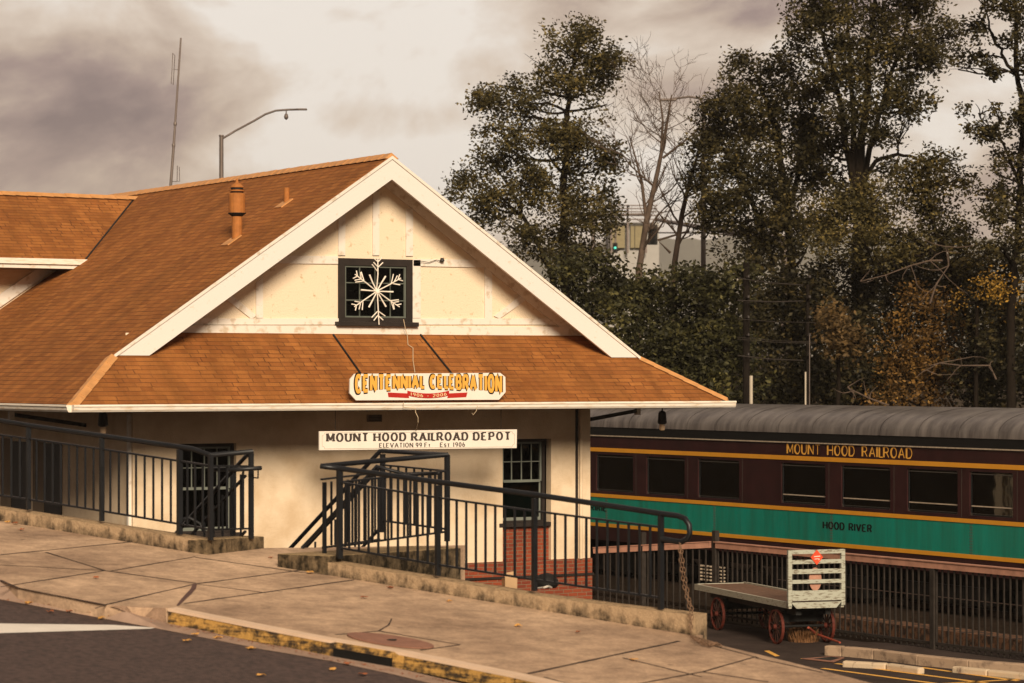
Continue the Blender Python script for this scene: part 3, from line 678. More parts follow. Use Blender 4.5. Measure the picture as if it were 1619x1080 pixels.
SR = empty('stair_railing', atZ(340, 850, Z4 * 1.05), 'black descending stair handrail with brackets behind the left railing end', 'railing', 'black railings along the sidewalk')
fz2 = lambda x: ZY(x, 397, Z4)
q = MB(); q.tube([atZ(397, 716, Z4), atZ(388, 722, fz2(388)), atZ(285, 836, fz2(285)), atZ(215, 912, fz2(215))], .026, 8); q.build('handrail', M['black'], SR, smooth=True)
slopepanel(SR, 388, 722, 215, 912, fz2, 30, 118, 12)
q = MB(); q.tube([atZ(334, 742, Z4 * .985), atZ(372, 742.5, Z4 * .99), atZ(413, 740, Z4 * .995)], .027, 8); q.build('handrail', M['black'], SR, smooth=True)
q = MB(); q.tube([atZ(401, 755, Z4), atZ(408, 756, Z4 * .996), atZ(408, 741, Z4 * .995)], .009, 6); q.build('bracket', M['black'], SR)
post_obj(SR, atZ(368, 848, Z4 * 1.03), .9, .026)
q = MB(); q.tube([atZ(286, 822, Z4), atZ(300, 819, Z4), atZ(316, 828, Z4), atZ(322, 840, Z4)], .02, 8); q.build('rail_loop', M['black'], SR, smooth=True)
# steps
stp = empty('concrete_stairs', atZ(450, 900, Z1), 'concrete stairs dropping from the sidewalk opening towards the depot wall', 'stairs')
q = MB(); a0 = sw(425, 867); Yd = V(0, 1, 0)
for i in range(8):
    q.box(a0[0] - .6, a0[0] + 1.7, a0[1] + .0 + i * .3, a0[1] + .3 + i * .3, GZ - .1, a0[2] - .18 * (i + 1))
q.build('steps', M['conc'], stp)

# chain: hanging part and heap on the ground
ch = empty('chain', atZ(1100, 1015, 29.2), 'rusty chain hanging from the railing loop and lying on the sidewalk edge', 'chain')
def chain_links(name, path, r=.028, w=.0042):
    path = [np.asarray(p) for p in path]; q = MB(); k = 0
    for i in range(len(path) - 1):
        a, b = path[i], path[i + 1]; L_ = np.linalg.norm(b - a); nn = max(1, int(L_ / .048))
        for j in range(nn):
            p = lerp(a, b, (j + .5) / nn); d = (b - a) / L_; s1 = np.cross(d, FW if k % 2 else RT); s1 = s1 / (np.linalg.norm(s1) + 1e-9)
            loop = [p + d * .031 * math.cos(t) + s1 * .015 * math.sin(t) for t in np.linspace(0, 2 * math.pi, 9)]
            q.tube(loop, w, 5, cap=False); k += 1
    q.build(name, M['chainm'], ch)
M['chainm'] = mat('rusty_chain', (.17, .10, .06), .75, var=.5, scale=30)
Zc = Zst(1090)
chain_links('hanging_chain', [atZ(1074, 858, Zc), atZ(1076, 890, Zc), atZ(1081, 925, Zc), atZ(1090, 962, Zc * .998), atZ(1093, 1000, Zc * .996)])
chain_links('hanging_chain', [atZ(1076, 860, Zc), atZ(1082, 905, Zc), atZ(1089, 945, Zc), atZ(1095, 965, Zc * .997), atZ(1092, 1002, Zc * .995)])
for k in range(5):
    chain_links('chain_heap', [sw(1092 + k, 1006 + k, .02 + .012 * k), sw(1108, 1011 + k * 1.6, .03), sw(1122, 1015 + k * 1.3, .035), sw(1141 - k * 2, 1021 - k, .02)])

# fallen leaves
M['leafp'] = M['leafy']
lv = [(24, 828, 'r'), (34, 838, 'r'), (12, 826, 'y'), (5, 944, 'Y'), (80, 968, 'R'), (109, 967, 'R'), (46, 954, 'Y'), (197, 970, 'Y'), (160, 978, 'Y'), (295, 1014, 'Y'), (309, 1004, 'Y'),
      (345, 1009, 'Y'), (396, 1026, 'Y'), (428, 883, 'r'), (452, 890, 'y'), (490, 906, 'y'), (152, 914, 'r'), (617, 930, 'r'), (711, 951, 'y'), (914, 1000, 'r'), (1003, 1044, 'y'),
      (526, 1059, 'Y'), (573, 1067, 'R'), (549, 1050, 'R'), (413, 1068, 'Y'), (470, 1024, 'Y'), (449, 1017, 'Y'), (575, 945, 'r'), (662, 921, 'y'), (820, 990, 'y')]
lv.sort(); cnt = {}
ords = ['leftmost', 'second', 'third', 'fourth', 'fifth', 'sixth', 'seventh', 'eighth', 'ninth', 'tenth', 'eleventh', 'twelfth', 'thirteenth', 'fourteenth', 'fifteenth', 'sixteenth', 'seventeenth', 'eighteenth', 'nineteenth']
for x, y, k in lv:
    road = k in 'YR'; c = sw(x, y, -DR + .012 if road else .012); q = MB(); r = random.uniform(.035, .06); ph = random.uniform(0, 6.3)
    ps = []; nl = 10
    for i in range(nl):
        t = ph + 2 * math.pi * i / nl; rr = r * (1 if i % 2 else .62) * random.uniform(.85, 1.1)
        ps.append(c + V(math.cos(t) * rr, math.sin(t) * rr, random.uniform(0, .022)))
    q.prism(ps, UP * .004); o = q.build('fallen_leaf', M['leafy'] if k in 'yY' else M['leafr'])
    sk = 'road'if road else 'side'; i = cnt.get(sk, 0); cnt[sk] = i + 1
    w = ords[i]; w = w if w == 'leftmost' else w + ' from the left'
    tag(o, ('small %s fallen leaf along the street gutter, %s' if road else 'small %s fallen leaf on the sidewalk slabs, %s') % ('yellow' if k in 'yY' else 'red-brown', w), 'leaf', 'fallen leaves along the gutter' if road else 'fallen leaves on the sidewalk')

# bundle and box behind the right railing
b1 = empty('cardboard_box', atZ(806, 928, 33.0), 'small crumpled tan cardboard box showing behind the low wall under the right railing', 'box')
c = atZ(808, 930, 32.6); q = MB(); q.obox(c + UP * .06, RT * .075, FW * .07, UP * .085); q.build('carton', M['tan'], b1, bevel=.01)
q = MB(); q.obox(c + UP * .17 + RT * -.02, RT * .055 + UP * .012, FW * .05, UP * .022); q.build('flap', M['tan'], b1)
q = MB(); q.obox(c + UP * .05 + RT * -.09, RT * .02, FW * .05, UP * .07); q.build('side_flap', M['hay'], b1)
b2 = empty('cloth_bundle', atZ(864, 930, 31.0), 'dark cloth bundle with a white band lying on the low wall by the railing post', 'bundle')
c = atZ(864, 921, 31.0); q = MB()
prof = [(.02, -.07), (.11, -.06), (.135, -.02), (.12, .04), (.08, .09), (.02, .11)]
q.lathe(c, prof, 12); 
for i, v in enumerate(q.v): q.v[i] = tuple(np.array(v) + noise.noise(Vector(v) * 9) * .03 * RT)
q.build('cloth', M['dark'], b2, smooth=True)
q = MB(); q.tube([atZ(851, 930, 30.9), atZ(860, 929, 30.8), atZ(866, 927, 30.8), atZ(872, 929, 30.9)], .012, 6); q.build('white_band', M['trim'], b2)

# ------------------------------------------------------------------ depot
XC = 24.17; HE = -.49; TAN = .673; YE = 43.08; YR = 44.3; YW = 45.0; HW = 6.78; YB = 66.0
def zm(X): return 4.07 - TAN * abs(X - XC)
dep = empty('depot_building', (XC, 50, GZ), 'cream stucco railroad depot with orange shingle gable roof and white bargeboards', 'building')
def roof_slab(name, pts, ufun, parent, m, th=.07, nm=None):
    top = [V(*p) for p in pts]; e1 = top[1] - top[0]; nn = np.cross(e1, top[2] - top[0]); nn = nn / np.linalg.norm(nn)
    if nn[2] < 0: nn = -nn
    bot = [p - nn * th for p in top]; n = len(top); q = MB()
    uv = [ufun(p) for p in top] + [ufun(p) for p in bot]
    q.add(top + bot, [tuple(range(n)), tuple(range(2 * n - 1, n - 1, -1))] + [(i, n + i, n + (i + 1) % n, (i + 1) % n) for i in range(n)], uv)
    return q.build(name, m, parent)
cs = math.sqrt(1 + TAN * TAN)
L_poly = [(XC, YR, 4.07), (XC, YB, 4.07), (XC - HW, YB, HE), (XC - HW, YE, HE), (XC - HW + (YR - YE), YR, zm(XC - HW + (YR - YE)))]
R_poly = [(2 * XC - x, y, z) for x, y, z in L_poly]
roofL = roof_slab('roof', L_poly, lambda p: (p[1], -abs(p[0] - XC) * cs + .05), dep, M['shingle'])
roofR = roof_slab('roof', R_poly, lambda p: (p[1], -abs(p[0] - XC) * cs), dep, M['shingle'])
d_ = YW - YE
S_poly = [(XC - HW, YE, HE + .004), (XC + HW, YE, HE + .004), (XC + HW - d_, YW, HE + .004 + TAN * d_), (XC - HW + d_, YW, HE + .004 + TAN * d_)]
skirt = roof_slab('skirt_roof', S_poly, lambda p: (p[0], (p[1] - YE) * cs + .0), dep, M['shingle'])
# caps
def cap(a, b, w=.14, par=None, m=None, t=.018):
    q = MB(); a, b = V(*a), V(*b); d = (b - a) / np.linalg.norm(b - a); sd = np.cross(d, UP); sd = sd / np.linalg.norm(sd)
    n = max(2, int(np.linalg.norm(b - a) / .28))
    for i in range(n):
        p, r = lerp(a, b, i / n), lerp(a, b, (i + 1) / n); j = random.uniform(0, .008)
        top = UP * (.045 + j)
        q.add([p - sd * w - UP * (w * capk - .03), p + top, p + sd * w - UP * (w * capk - .03), r - sd * w - UP * (w * capk - .02), r + top * .9, r + sd * w - UP * (w * capk - .02)], [(0, 1, 4, 3), (1, 2, 5, 4), (0, 2, 1), (3, 4, 5), (0, 3, 5, 2)])
    return q.build('ridge_cap', m or M['ridge'], par)
capk = TAN * .9
cap((XC, YR - .02, 4.07), (XC, YB, 4.05), .15, roofL)
capk = .40
cap((XC - HW, YE, HE), (XC - HW + (YR - YE), YR, zm(XC - HW + YR - YE)), .12, roofL)
cap((XC + HW, YE, HE), (XC + HW - (YR - YE), YR, zm(XC - HW + YR - YE)), .12, roofR)
# bargeboards
for s in (-1, 1):
    e = 5.50; zt = zm(XC - e) - .015; q = MB()
    pts = [(XC, YR - .03, 4.045), (XC + s * e, YR - .03, zt - .01), (XC + s * (e - .64), YR - .03, zt - .01), (XC, YR - .03, 3.625)]
    q.prism([V(*p) for p in pts], (0, .06, 0)); bb = q.build('bargeboard', M['barge'], dep)
    q = MB(); q.prism([V(XC, YR - .055, 4.06), V(XC + s * (e + .03), YR - .055, zt + .005), V(XC + s * (e + .03), YR - .055, zt - .055), V(XC, YR - .055, 4.0)], (0, .026, 0)); q.build('drip_moulding', M['trim'], bb)
# rake soffit (underside boards between bargeboard and gable wall)
q = MB()
for s in (-1, 1):
    q.prism([V(XC, YR, 3.93), V(XC + s * 5.3, YR, 3.93 - TAN * 5.3), V(XC + s * 5.3, YR, 3.93 - TAN * 5.3 - .03), V(XC, YR, 3.90)], (0, YW - YR, 0))
q.build('rake_soffit', M['trim'], dep)
# gable wall
zb = HE + TAN * d_ - .05
hw = 4.72
q = MB(); wx0, wx1, wz0, wz1 = 23.42, 24.99, .995, 2.18
def gz(X): return 3.95 - TAN * abs(X - XC)
# panels around the window opening, from columns
def col_(xa, xb, za, zbx=None):
    n = 6
    for i in range(n):
        a, b = xa + (xb - xa) * i / n, xa + (xb - xa) * (i + 1) / n
        q.quad(V(a, YW, za), V(b, YW, za), V(b, YW, gz(b) if zbx is None else zbx), V(a, YW, gz(a) if zbx is None else zbx))
col_(XC - 5.0, wx0, zb); col_(wx0, wx1, zb, wz0); col_(wx0, XC, wz1); col_(XC, wx1, wz1); col_(wx1, XC + 5.0, zb)
for (a, b) in (((wx0, wz0), (wx0, wz1)), ((wx0, wz1), (wx1, wz1)), ((wx1, wz1), (wx1, wz0)), ((wx1, wz0), (wx0, wz0))):
    q.quad(V(a[0], YW, a[1]), V(b[0], YW, b[1]), V(b[0], YW + .14, b[1]), V(a[0], YW + .14, a[1]))
q.build('gable_wall', M['gstucco'], dep)
def board(pxs, m='trim', th=.03, name='trim_board', base=0.0):
    q = MB(); P = [onY(x, y, YW - base) for x, y in pxs]; q.prism(P, (0, -th, 0)); return q.build(name, M[m], dep, bevel=.004)
def vb(x0, x1, y0, y1, **k): return board([(x0, y1), (x1, y1), (x1, y0), (x0, y0)], **k)
vb(534, 545, 331, 404); vb(588.5, 599, 284, 404); vb(641, 652, 330, 405); vb(651.5, 664, 411, 503, base=.0)
board([(404, 503), (415, 503), (415, 440), (404, 447)]); board([(765.5, 504), (777, 504), (777, 424), (765.5, 424)])
board([(424, 404), (533.5, 405), (533.5, 417.5), (404, 416.5)], base=.0); board([(652.5, 409.5), (765, 411), (778, 423.5), (652.5, 421)])
board([(352, 470), (362, 464), (405, 499), (397, 505)]); board([(832, 460), (841, 467), (789, 504), (780, 500)])
vb(270, 930, 503.5, 513.5, th=.03, base=.0); board([(262, 514), (940, 517), (940, 531), (262, 528)], th=.06)
# frieze boards that follow the slope
for s in (-1, 1):
    q = MB(); q.prism([V(XC, YW, 3.93), V(XC + s * 5.0, YW, 3.93 - TAN * 5), V(XC + s * 5.0, YW, 3.93 - TAN * 5 - .23), V(XC, YW, 3.70)], (0, -.04, 0)); q.build('frieze_board', M['trim'], dep)
# gable window
def window(par, x0, x1, z0, z1, Y, fw=.09, cols=4, rows=2, sash='sash', depth=.12, double=True, fm='dframe', sillp=True):
    q = MB(); 
    for a in ((x0, x0 + fw, z0, z1), (x1 - fw, x1, z0, z1), (x0 + fw, x1 - fw, z1 - fw, z1), (x0 + fw, x1 - fw, z0, z0 + fw * .6)):
        q.box(a[0], a[1], Y, Y + depth, a[2], a[3])
    w = q.build('window', M[fm], par)
    gx0, gx1, gz0, gz1 = x0 + fw, x1 - fw, z0 + fw * .6, z1 - fw
    mid = gz0 + (gz1 - gz0) * .5 if double else gz0
    q = MB(); t = .035
    q.box(gx0, gx0 + t, Y + .03, Y + .07, mid, gz1); q.box(gx1 - t, gx1, Y + .03, Y + .07, mid, gz1)
    q.box(gx0 + t, gx1 - t, Y + .03, Y + .07, gz1 - t, gz1); q.box(gx0 + t, gx1 - t, Y + .025, Y + .07, mid - .02, mid + .03)
    for i in range(1, cols): 
        xx = lerp(gx0, gx1, i / cols); q.box(xx - .010, xx + .010, Y + .04, Y + .06, mid + .03, gz1 - t)
    for j in range(1, rows):
        zz = lerp(mid, gz1, j / rows); q.box(gx0 + t, gx1 - t, Y + .038, Y + .062, zz - .010, zz + .010)
    q.build('sash', M[sash], w)
    if double:
        q = MB(); q.box(gx0, gx0 + t, Y + .07, Y + .11, gz0, mid - .02); q.box(gx1 - t, gx1, Y + .07, Y + .11, gz0, mid - .02); q.box(gx0 + t, gx1 - t, Y + .07, Y + .11, gz0, gz0 + .06)
        q.build('sash', M[sash], w)
    q = MB(); q.box(gx0, gx1, Y + .075, Y + .08, gz0, gz1); q.build('pane', M['glass'], w)
    q = MB(); q.quad(V(gx0 - .3, Y + .5, gz0 - .6), V(min(gx1 + 1.4, 28.95), Y + .5, gz0 - .6), V(min(gx1 + 1.4, 28.95), Y + .5, gz1 + .3), V(gx0 - .3, Y + .5, gz1 + .3)); q.build('dark_room', M['dark'], w)
    if sillp:
        q = MB(); q.box(x0 - .08, x1 + .08, Y - .11, Y + .02, z0 - .085, z0 - .003); q.build('sill', M[fm], w, bevel=.01)
    return w
window(dep, wx0 + .002, wx1 - .002, wz0 + .002, wz1 - .002, YW - .045, fw=.13, cols=4, rows=3, double=False, sash='sash', depth=.16)
# lower front wall with openings
WX0, WX1 = XC - 4.86, XC + 4.84
def wall_holes(par, name, m, x0, x1, z0, z1, holes, Y, reveal=.18, rm=None):
    q = MB(); xs = sorted({x0, x1, *[h[0] for h in holes], *[h[1] for h in holes]}); zs = sorted({z0, z1, *[h[2] for h in holes], *[h[3] for h in holes]})
    for i in range(len(xs) - 1):
        for j in range(len(zs) - 1):
            cx_, cz_ = (xs[i] + xs[i + 1]) / 2, (zs[j] + zs[j + 1]) / 2
            if any(h[0] < cx_ < h[1] and h[2] < cz_ < h[3] for h in holes): continue
            q.quad(V(xs[i], Y, zs[j]), V(xs[i + 1], Y, zs[j]), V(xs[i + 1], Y, zs[j + 1]), V(xs[i], Y, zs[j + 1]))
    for h in holes:
        c4 = [(h[0], h[2]), (h[1], h[2]), (h[1], h[3]), (h[0], h[3])]
        for k in range(4):
            a, b = c4[k], c4[(k + 1) % 4]; q.quad(V(a[0], Y, a[1]), V(b[0], Y, b[1]), V(b[0], Y + reveal, b[1]), V(a[0], Y + reveal, a[1]))
    return q.build(name, m, par)
wA = (27.0, 28.10, -3.6, -1.24); wB = (20.2, 21.34, -3.6, -1.24)
wall_holes(dep, 'front_wall', M['stucco'], WX0, WX1, -3.60, -.55, [wA, wB], YW)
window(dep, 27.002, 28.02, -2.86, -1.242, YW + .10, fw=.06, cols=4, rows=2, sash='sashp', depth=.12)
window(dep, 20.202, 21.338, -2.86, -1.242, YW + .10, fw=.06, cols=4, rows=2, sash='sashp', depth=.12)
q = MB(); q.quad(V(WX0 - .02, YW - .04, GZ - .1), V(WX1 + .02, YW - .04, GZ - .1), V(WX1 + .02, YW - .04, -3.60), V(WX0 - .02, YW - .04, -3.60))
q.box(WX0 - .02, WX1 + .02, YW - .041, YW + .2, -3.64, -3.598)
q.build('brick_base', M['brick'], dep)
for a, b in ((27.0, 28.1), (20.2, 21.34)):
    q = MB(); q.box(a, b, YW + .09, YW + .16, -3.6, -2.945); q.build('brick_infill', M['brick'], dep)
q = MB(); q.box(WX0 - .04, WX1 + .04, YW - .075, YW - .041, -3.93, -3.885); q.build('string_course', M['dframe'], dep)
# side walls / back wall
q = MB(); q.quad(V(WX0, YB - 1, GZ), V(WX0, YW, GZ), V(WX0, YW, -.55), V(WX0, YB - 1, -.55)); q.build('side_wall', M['stucco'], dep)
q = MB(); q.quad(V(WX1, YW, GZ), V(WX1, YB - 1, GZ), V(WX1, YB - 1, -.55), V(WX1, YW, -.55)); q.build('side_wall', M['stucco'], dep)
q = MB(); q.quad(V(WX0, YB - 1, GZ), V(WX1, YB - 1, GZ), V(WX1, YB - 1, zm(WX1) - .1), V(XC, YB - 1, 3.95), V(WX0, YB - 1, zm(WX0) - .1)); q.build('back_wall', M['stucco'], dep)
for ya, yb in ((48.35, 49.2), (50.1, 50.95)):
    q = MB(); q.box(WX0 - .035, WX0 - .003, ya, yb, GZ, -1.3); dd = q.build('side_door', M['dframe'], dep)
    q = MB(); q.box(WX0 - .05, WX0 - .002, yb, yb + .55, GZ, -1.25); q.build('door_surround', M['rust2'] if 'rust2' in M else M['soffit'], dd)
q = MB(); q.box(WX0 - .06, WX0 - .002, YW + .06, YW + .14, -3.6, -.7); q.build('corner_board', M['trim'], dep)
# soffit + gutters
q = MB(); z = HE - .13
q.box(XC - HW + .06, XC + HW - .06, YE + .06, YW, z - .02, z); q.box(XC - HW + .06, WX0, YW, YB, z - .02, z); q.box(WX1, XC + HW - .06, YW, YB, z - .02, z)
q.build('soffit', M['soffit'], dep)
def gutter(a, b, out, nm='gutter'):
    a, b, out = V(*a), V(*b), V(*out); q = MB(); prof = [(0.0, .0), (.11, .0), (.115, -.03), (.10, -.05), (.095, -.09), (.07, -.125), (.0, -.125)]
    q.prism([a + out * r + UP * h for r, h in prof], b - a); return q.build(nm, M['gutter'], dep)
gutter((XC - HW - .02, YE, HE - .012), (XC + HW + .13, YE, HE - .012), (0, -1, 0))
gutter((XC - HW, YE + .002, HE - .014), (XC - HW, YB, HE - .014), (-1, 0, 0))
gutter((XC + HW, YE + .004, HE - .012), (XC + HW, YB, HE - .012), (1, 0, 0))
# wall vent, downspout, brackets
a = onY(580, 656, YW); b = onY(603, 667, YW)
q = MB(); q.box(a[0], b[0], YW - .03, YW + .0, b[2], a[2]); 
q.build('wall_vent', M['soffit'], dep)
q = MB()
for k in range(4): q.box(a[0] + .02, b[0] - .02, YW - .036, YW - .031, b[2] + .02 + k * .028, b[2] + .034 + k * .028)
q.build('vent_slats', M['dark'], dep)
q = MB(); q.tube([V(28.76, YW - .05, -.62), V(28.76, YW - .05, -3.6)], .035, 8); q.build('downspout', M['stucco'], dep)
q = MB(); q.box(28.66, 28.70, YW - .04, YW - .001, -3.6, -.62); q.build('downspout_shadow', M['dframe'], dep)  # dark strip painted in for the shadow beside the downspout
for sx, y0 in ((1, 45.5), (-1, 47.2)):
    xw = WX1 if sx > 0 else WX0
    br = None; q = MB(); q.bar(V(xw, y0, -.93), V(xw + sx * 1.42, y0, -.72), .07, .07); br = q.build('eave_bracket', M['dframe'], dep)
    q = MB(); q.box(xw + sx * 1.45 - .045, xw + sx * 1.45 + .045, y0 - .05, y0 + .05, -.80, -.625); q.build('bracket_block', M['trim'], br)
# dormer on the street-side slope
DY = 53.0; DR_Y = 55.6; DZ = 2.40; DT = .574; DX = 17.6
def dz(Y): return DZ + DT * (min(Y, 2 * DR_Y - Y) - DY)
dor = MB()
xe = XC - (4.07 - DZ) / TAN; xr = XC - (4.07 - dz(DR_Y)) / TAN
dpl = [(DX, DY, DZ + .005), (xe, DY, DZ + .005), (xr, DR_Y, dz(DR_Y) + .005), (DX, DR_Y, dz(DR_Y) + .005)]
dor = roof_slab('dormer', dpl, lambda p: (p[0], (p[1] - DY) * math.sqrt(1 + DT * DT)), dep, M['shingle'])
dpb = [(x, 2 * DR_Y - y, z) for x, y, z in dpl]
q = MB(); q.add([V(*p) for p in dpb], [(0, 1, 2, 3)]); q.build('dormer_back', M['shingle'], dor)
capk = DT * .9
cap((DX, DR_Y, dz(DR_Y) + .01), (xr + .1, DR_Y, dz(DR_Y) + .01), .13, dor)
# the valley: dark seam
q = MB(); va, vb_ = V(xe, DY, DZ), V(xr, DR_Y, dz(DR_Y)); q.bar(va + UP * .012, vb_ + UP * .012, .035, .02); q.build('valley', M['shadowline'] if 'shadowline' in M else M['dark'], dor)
q = MB(); q.box(DX, xe + .02, DY - .10, DY, DZ - .115, DZ + .0); q.build('dormer_gutter', M['gutter'], dor)
q = MB(); q.box(DX, xe - .05, DY - .05, DY + .02, DZ - .20, DZ - .118); q.build('dormer_fascia', M['trim'], dor)
q = MB(); q.box(DX, xe + .2, DY + .02, DY + .9, DZ - .20, DZ - .17); q.build('dormer_soffit', M['soffit'], dor)
wy = DY + .88
q = MB(); q.quad(V(DX, wy, zm(DX) - .1), V(xe + .6, wy, zm(xe + .6) - .1), V(xe + .6, wy, DZ + .2), V(DX, wy, DZ + .2)); q.build('dormer_cheek', M['stucco'], dor)
q = MB(); q.prism([V(DX, wy, zm(DX) + .06), V(xe, wy, zm(xe) + .06), V(xe, wy, zm(xe) + .33), V(DX, wy, zm(DX) + .33)], (0, -.05, 0)); q.build('cheek_board', M['trim'], dor)
# roof vents
fl = MB(); bx = onX  # flue position on left slope
P = V(21.97, 46.3, zm(21.97))
flu = MB(); flu.lathe(P, [(.10, -.25), (.10, .38)], 14); f1 = flu.build('flue', M['rust'], roofL, smooth=False)
q = MB(); q.lathe(P + UP * .38, [(.09, 0), (.155, .07), (.155, .42), (.12, .44)], 16); q.build('drum', M['rust'], f1)
q = MB(); q.lathe(P + UP * .385, [(.10, 0), (.17, .055), (.17, .065), (.10, .068)], 16); q.build('collar', M['dark'], f1)
q = MB(); q.lathe(P + UP * .82, [(.11, 0), (.11, .03), (.14, .035), (.14, .055), (.10, .06), (.10, .10), (.13, .105), (.13, .12), (.09, .16), (.03, .20), (.02, .27), (.001, .28)], 16); q.build('cowl', M['rust'], f1)
q = MB(); q.lathe(P + UP * .83, [(.125, 0), (.125, .012)], 16); q.lathe(P + UP * .89, [(.115, 0), (.115, .03)], 16); q.build('cowl_slots', M['dark'], f1)
q = MB(); e1 = V(1, 0, TAN) / cs; q.obox(P + V(-.12, 0, -TAN * .12 + .012), e1 * .17, V(0, .16, 0), V(-TAN, 0, 1) / cs * .01); q.build('flashing', M['ridge'], f1)
P2 = V(22.99, 46.27, zm(22.99)); q = MB(); q.lathe(P2, [(.055, -.1), (.055, .27)], 12); f2 = q.build('vent_pipe', M['rust'], roofL)
q = MB(); q.obox(P2 + V(-.06, 0, -TAN * .06 + .012), e1 * .15, V(0, .15, 0), V(-TAN, 0, 1) / cs * .01); q.build('flashing', M['ridge'], f2)

# ------------------------------------------------------------------ lettering
def arc(cx_, cy_, rx, ry, a0, a1, n=10): return [(cx_ + rx * math.cos(math.radians(lerp(a0, a1, i / n))), cy_ + ry * math.sin(math.radians(lerp(a0, a1, i / n)))) for i in range(n + 1)]
G = {
 'A': (.9, [[(0, 0), (.45, 1)], [(.45, 1), (.9, 0)], [(.17, .33), (.73, .33)]]), 'B': (.75, [[(0, 0), (0, 1)], [(0, 1), (.4, 1)] + arc(.4, .76, .27, .24, 90, -90) + [(0, .52)], [(.4, .52)] + arc(.4, .26, .33, .26, 90, -90) + [(0, 0)]]),
 'C': (.85, [arc(.44, .5, .42, .5, 45, 315, 16)]), 'D': (.85, [[(0, 0), (0, 1)], [(0, 1), (.38, 1)] + arc(.38, .5, .45, .5, 90, -90, 14) + [(0, 0)]]),
 'E': (.72, [[(0, 0), (0, 1)], [(0, 1), (.7, 1)], [(0, .52), (.5, .52)], [(0, 0), (.7, 0)]]), 'F': (.7, [[(0, 0), (0, 1)], [(0, 1), (.7, 1)], [(0, .52), (.5, .52)]]),
 'H': (.85, [[(0, 0), (0, 1)], [(.85, 0), (.85, 1)], [(0, .5), (.85, .5)]]), 'I': (.0, [[(0, 0), (0, 1)]]), 'L': (.38, [[(0, 0), (0, 1)], [(0, 0), (.58, 0)]]),
 'M': (1.0, [[(0, 0), (0, 1)], [(0, 1), (.5, .15)], [(.5, .15), (1, 1)], [(1, 1), (1, 0)]]), 'N': (.85, [[(0, 0), (0, 1)], [(0, 1), (.85, 0)], [(.85, 0), (.85, 1)]]),
 'O': (.88, [arc(.44, .5, .44, .5, 0, 360, 20)]), 'P': (.75, [[(0, 0), (0, 1)], [(0, 1), (.42, 1)] + arc(.42, .74, .3, .26, 90, -90) + [(0, .48)]]),
 'R': (.8, [[(0, 0), (0, 1)], [(0, 1), (.42, 1)] + arc(.42, .74, .3, .26, 90, -90) + [(0, .48)], [(.4, .48), (.8, 0)]]), 'S': (.7, [arc(.35, .74, .3, .26, 30, 270, 10) + arc(.35, .25, .32, .25, 90, -150, 10)]),
 'T': (.8, [[(.4, 0), (.4, 1)], [(0, 1), (.8, 1)]]), 'U': (.8, [[(0, 1), (0, .35)] + arc(.4, .35, .4, .35, 180, 360, 12) + [(.8, 1)]]), 'V': (.9, [[(0, 1), (.45, 0)], [(.45, 0), (.9, 1)]]),
 '0': (.6, [arc(.3, .5, .3, .5, 0, 360, 16)]), '1': (.2, [[(.1, 0), (.1, 1)]]), '2': (.62, [arc(.3, .72, .29, .28, 160, -30, 10) + [(0, 0)], [(0, 0), (.62, 0)]]),
 '6': (.6, [arc(.3, .3, .29, .3, 0, 360, 14), arc(.42, .3, .41, .7, 180, 100, 8)]), '9': (.6, [arc(.3, .7, .29, .3, 0, 360, 14), arc(.18, .7, .41, .7, 0, -80, 8)]),
 't': (.45, [[(.2, .08), (.2, .7)], [(0, .55), (.42, .55)]]), '-': (.4, [[(0, .45), (.4, .45)]])}
def text(string, o, ud, vd, nd, width, height, thick=.2, thin=.09, serif=0, gap=.28, space=.5, warp=None, leftheavy=False, small=None):
    """flat raised letters; o is the lower left corner, width the total width"""
    x = 0; items = []
    for i, chh in enumerate(string):
        if chh == ' ': x += space; continue
        sc = 1.0
        if small and i in small: sc = .72
        w, st = G[chh]; items.append((x, sc, st, chh)); x += w * sc + gap + thick * .5
    tot = x - gap - thick * .5; kx = (width) / tot; q = MB(); dep_ = 0.0; k = 0
    def pt(gx, gy):
        X, Yv = gx * kx, gy * height
        if warp: X, Yv = warp(X / width, gy)
        return np.asarray(o) + np.asarray(ud) * X + np.asarray(vd) * Yv
    for (x0, sc, st, chh) in items:
        for si, poly in enumerate(st):
            pl = [(x0 + a * sc, b * sc) for a, b in poly]; n = len(pl); Lp, Rp = [], []
            closed = math.dist(pl[0], pl[-1]) < 1e-6
            for i, (a, b) in enumerate(pl):
                if closed: p, r = pl[(i - 1) % (n - 1)], pl[(i + 1) % (n - 1)] if i < n - 1 else pl[1]
                else: p, r = pl[max(i - 1, 0)], pl[min(i + 1, n - 1)]
                dx, dy = (r[0] - p[0]), (r[1] - p[1]); l = math.hypot(dx, dy) or 1; dx /= l; dy /= l
                t = thin + (thick - thin) * abs(dy)
                if leftheavy and a > x0 + .25 and abs(dy) > .5: t = thin
                Lp.append((a - dy * t / 2, b + dx * t / 2)); Rp.append((a + dy * t / 2, b - dx * t / 2))
            off = np.asarray(nd) * (.0006 + .0004 * (k % 7)); k += 1
            for i in range(n - 1):
                q.quad(pt(*Lp[i]) + off, pt(*Rp[i]) + off, pt(*Rp[i + 1]) + off, pt(*Lp[i + 1]) + off)
            if serif:
                for (a, b), (a2, b2) in ((pl[0], pl[1]), (pl[-1], pl[-2])):
                    yy = b / sc
                    if (abs(yy) < .01 or abs(yy - 1) < .01) and abs(b2 - b) > abs(a2 - a) * .8 and not closed:
                        s_h = serif; y1 = b + (thin if abs(yy) < .01 else -thin)
                        off2 = np.asarray(nd) * (.0035 + .0003 * (k % 5)); k += 1
                        q.quad(pt(a - s_h, b) + off2, pt(a + s_h, b) + off2, pt(a + s_h, y1) + off2, pt(a - s_h, y1) + off2)
    return q

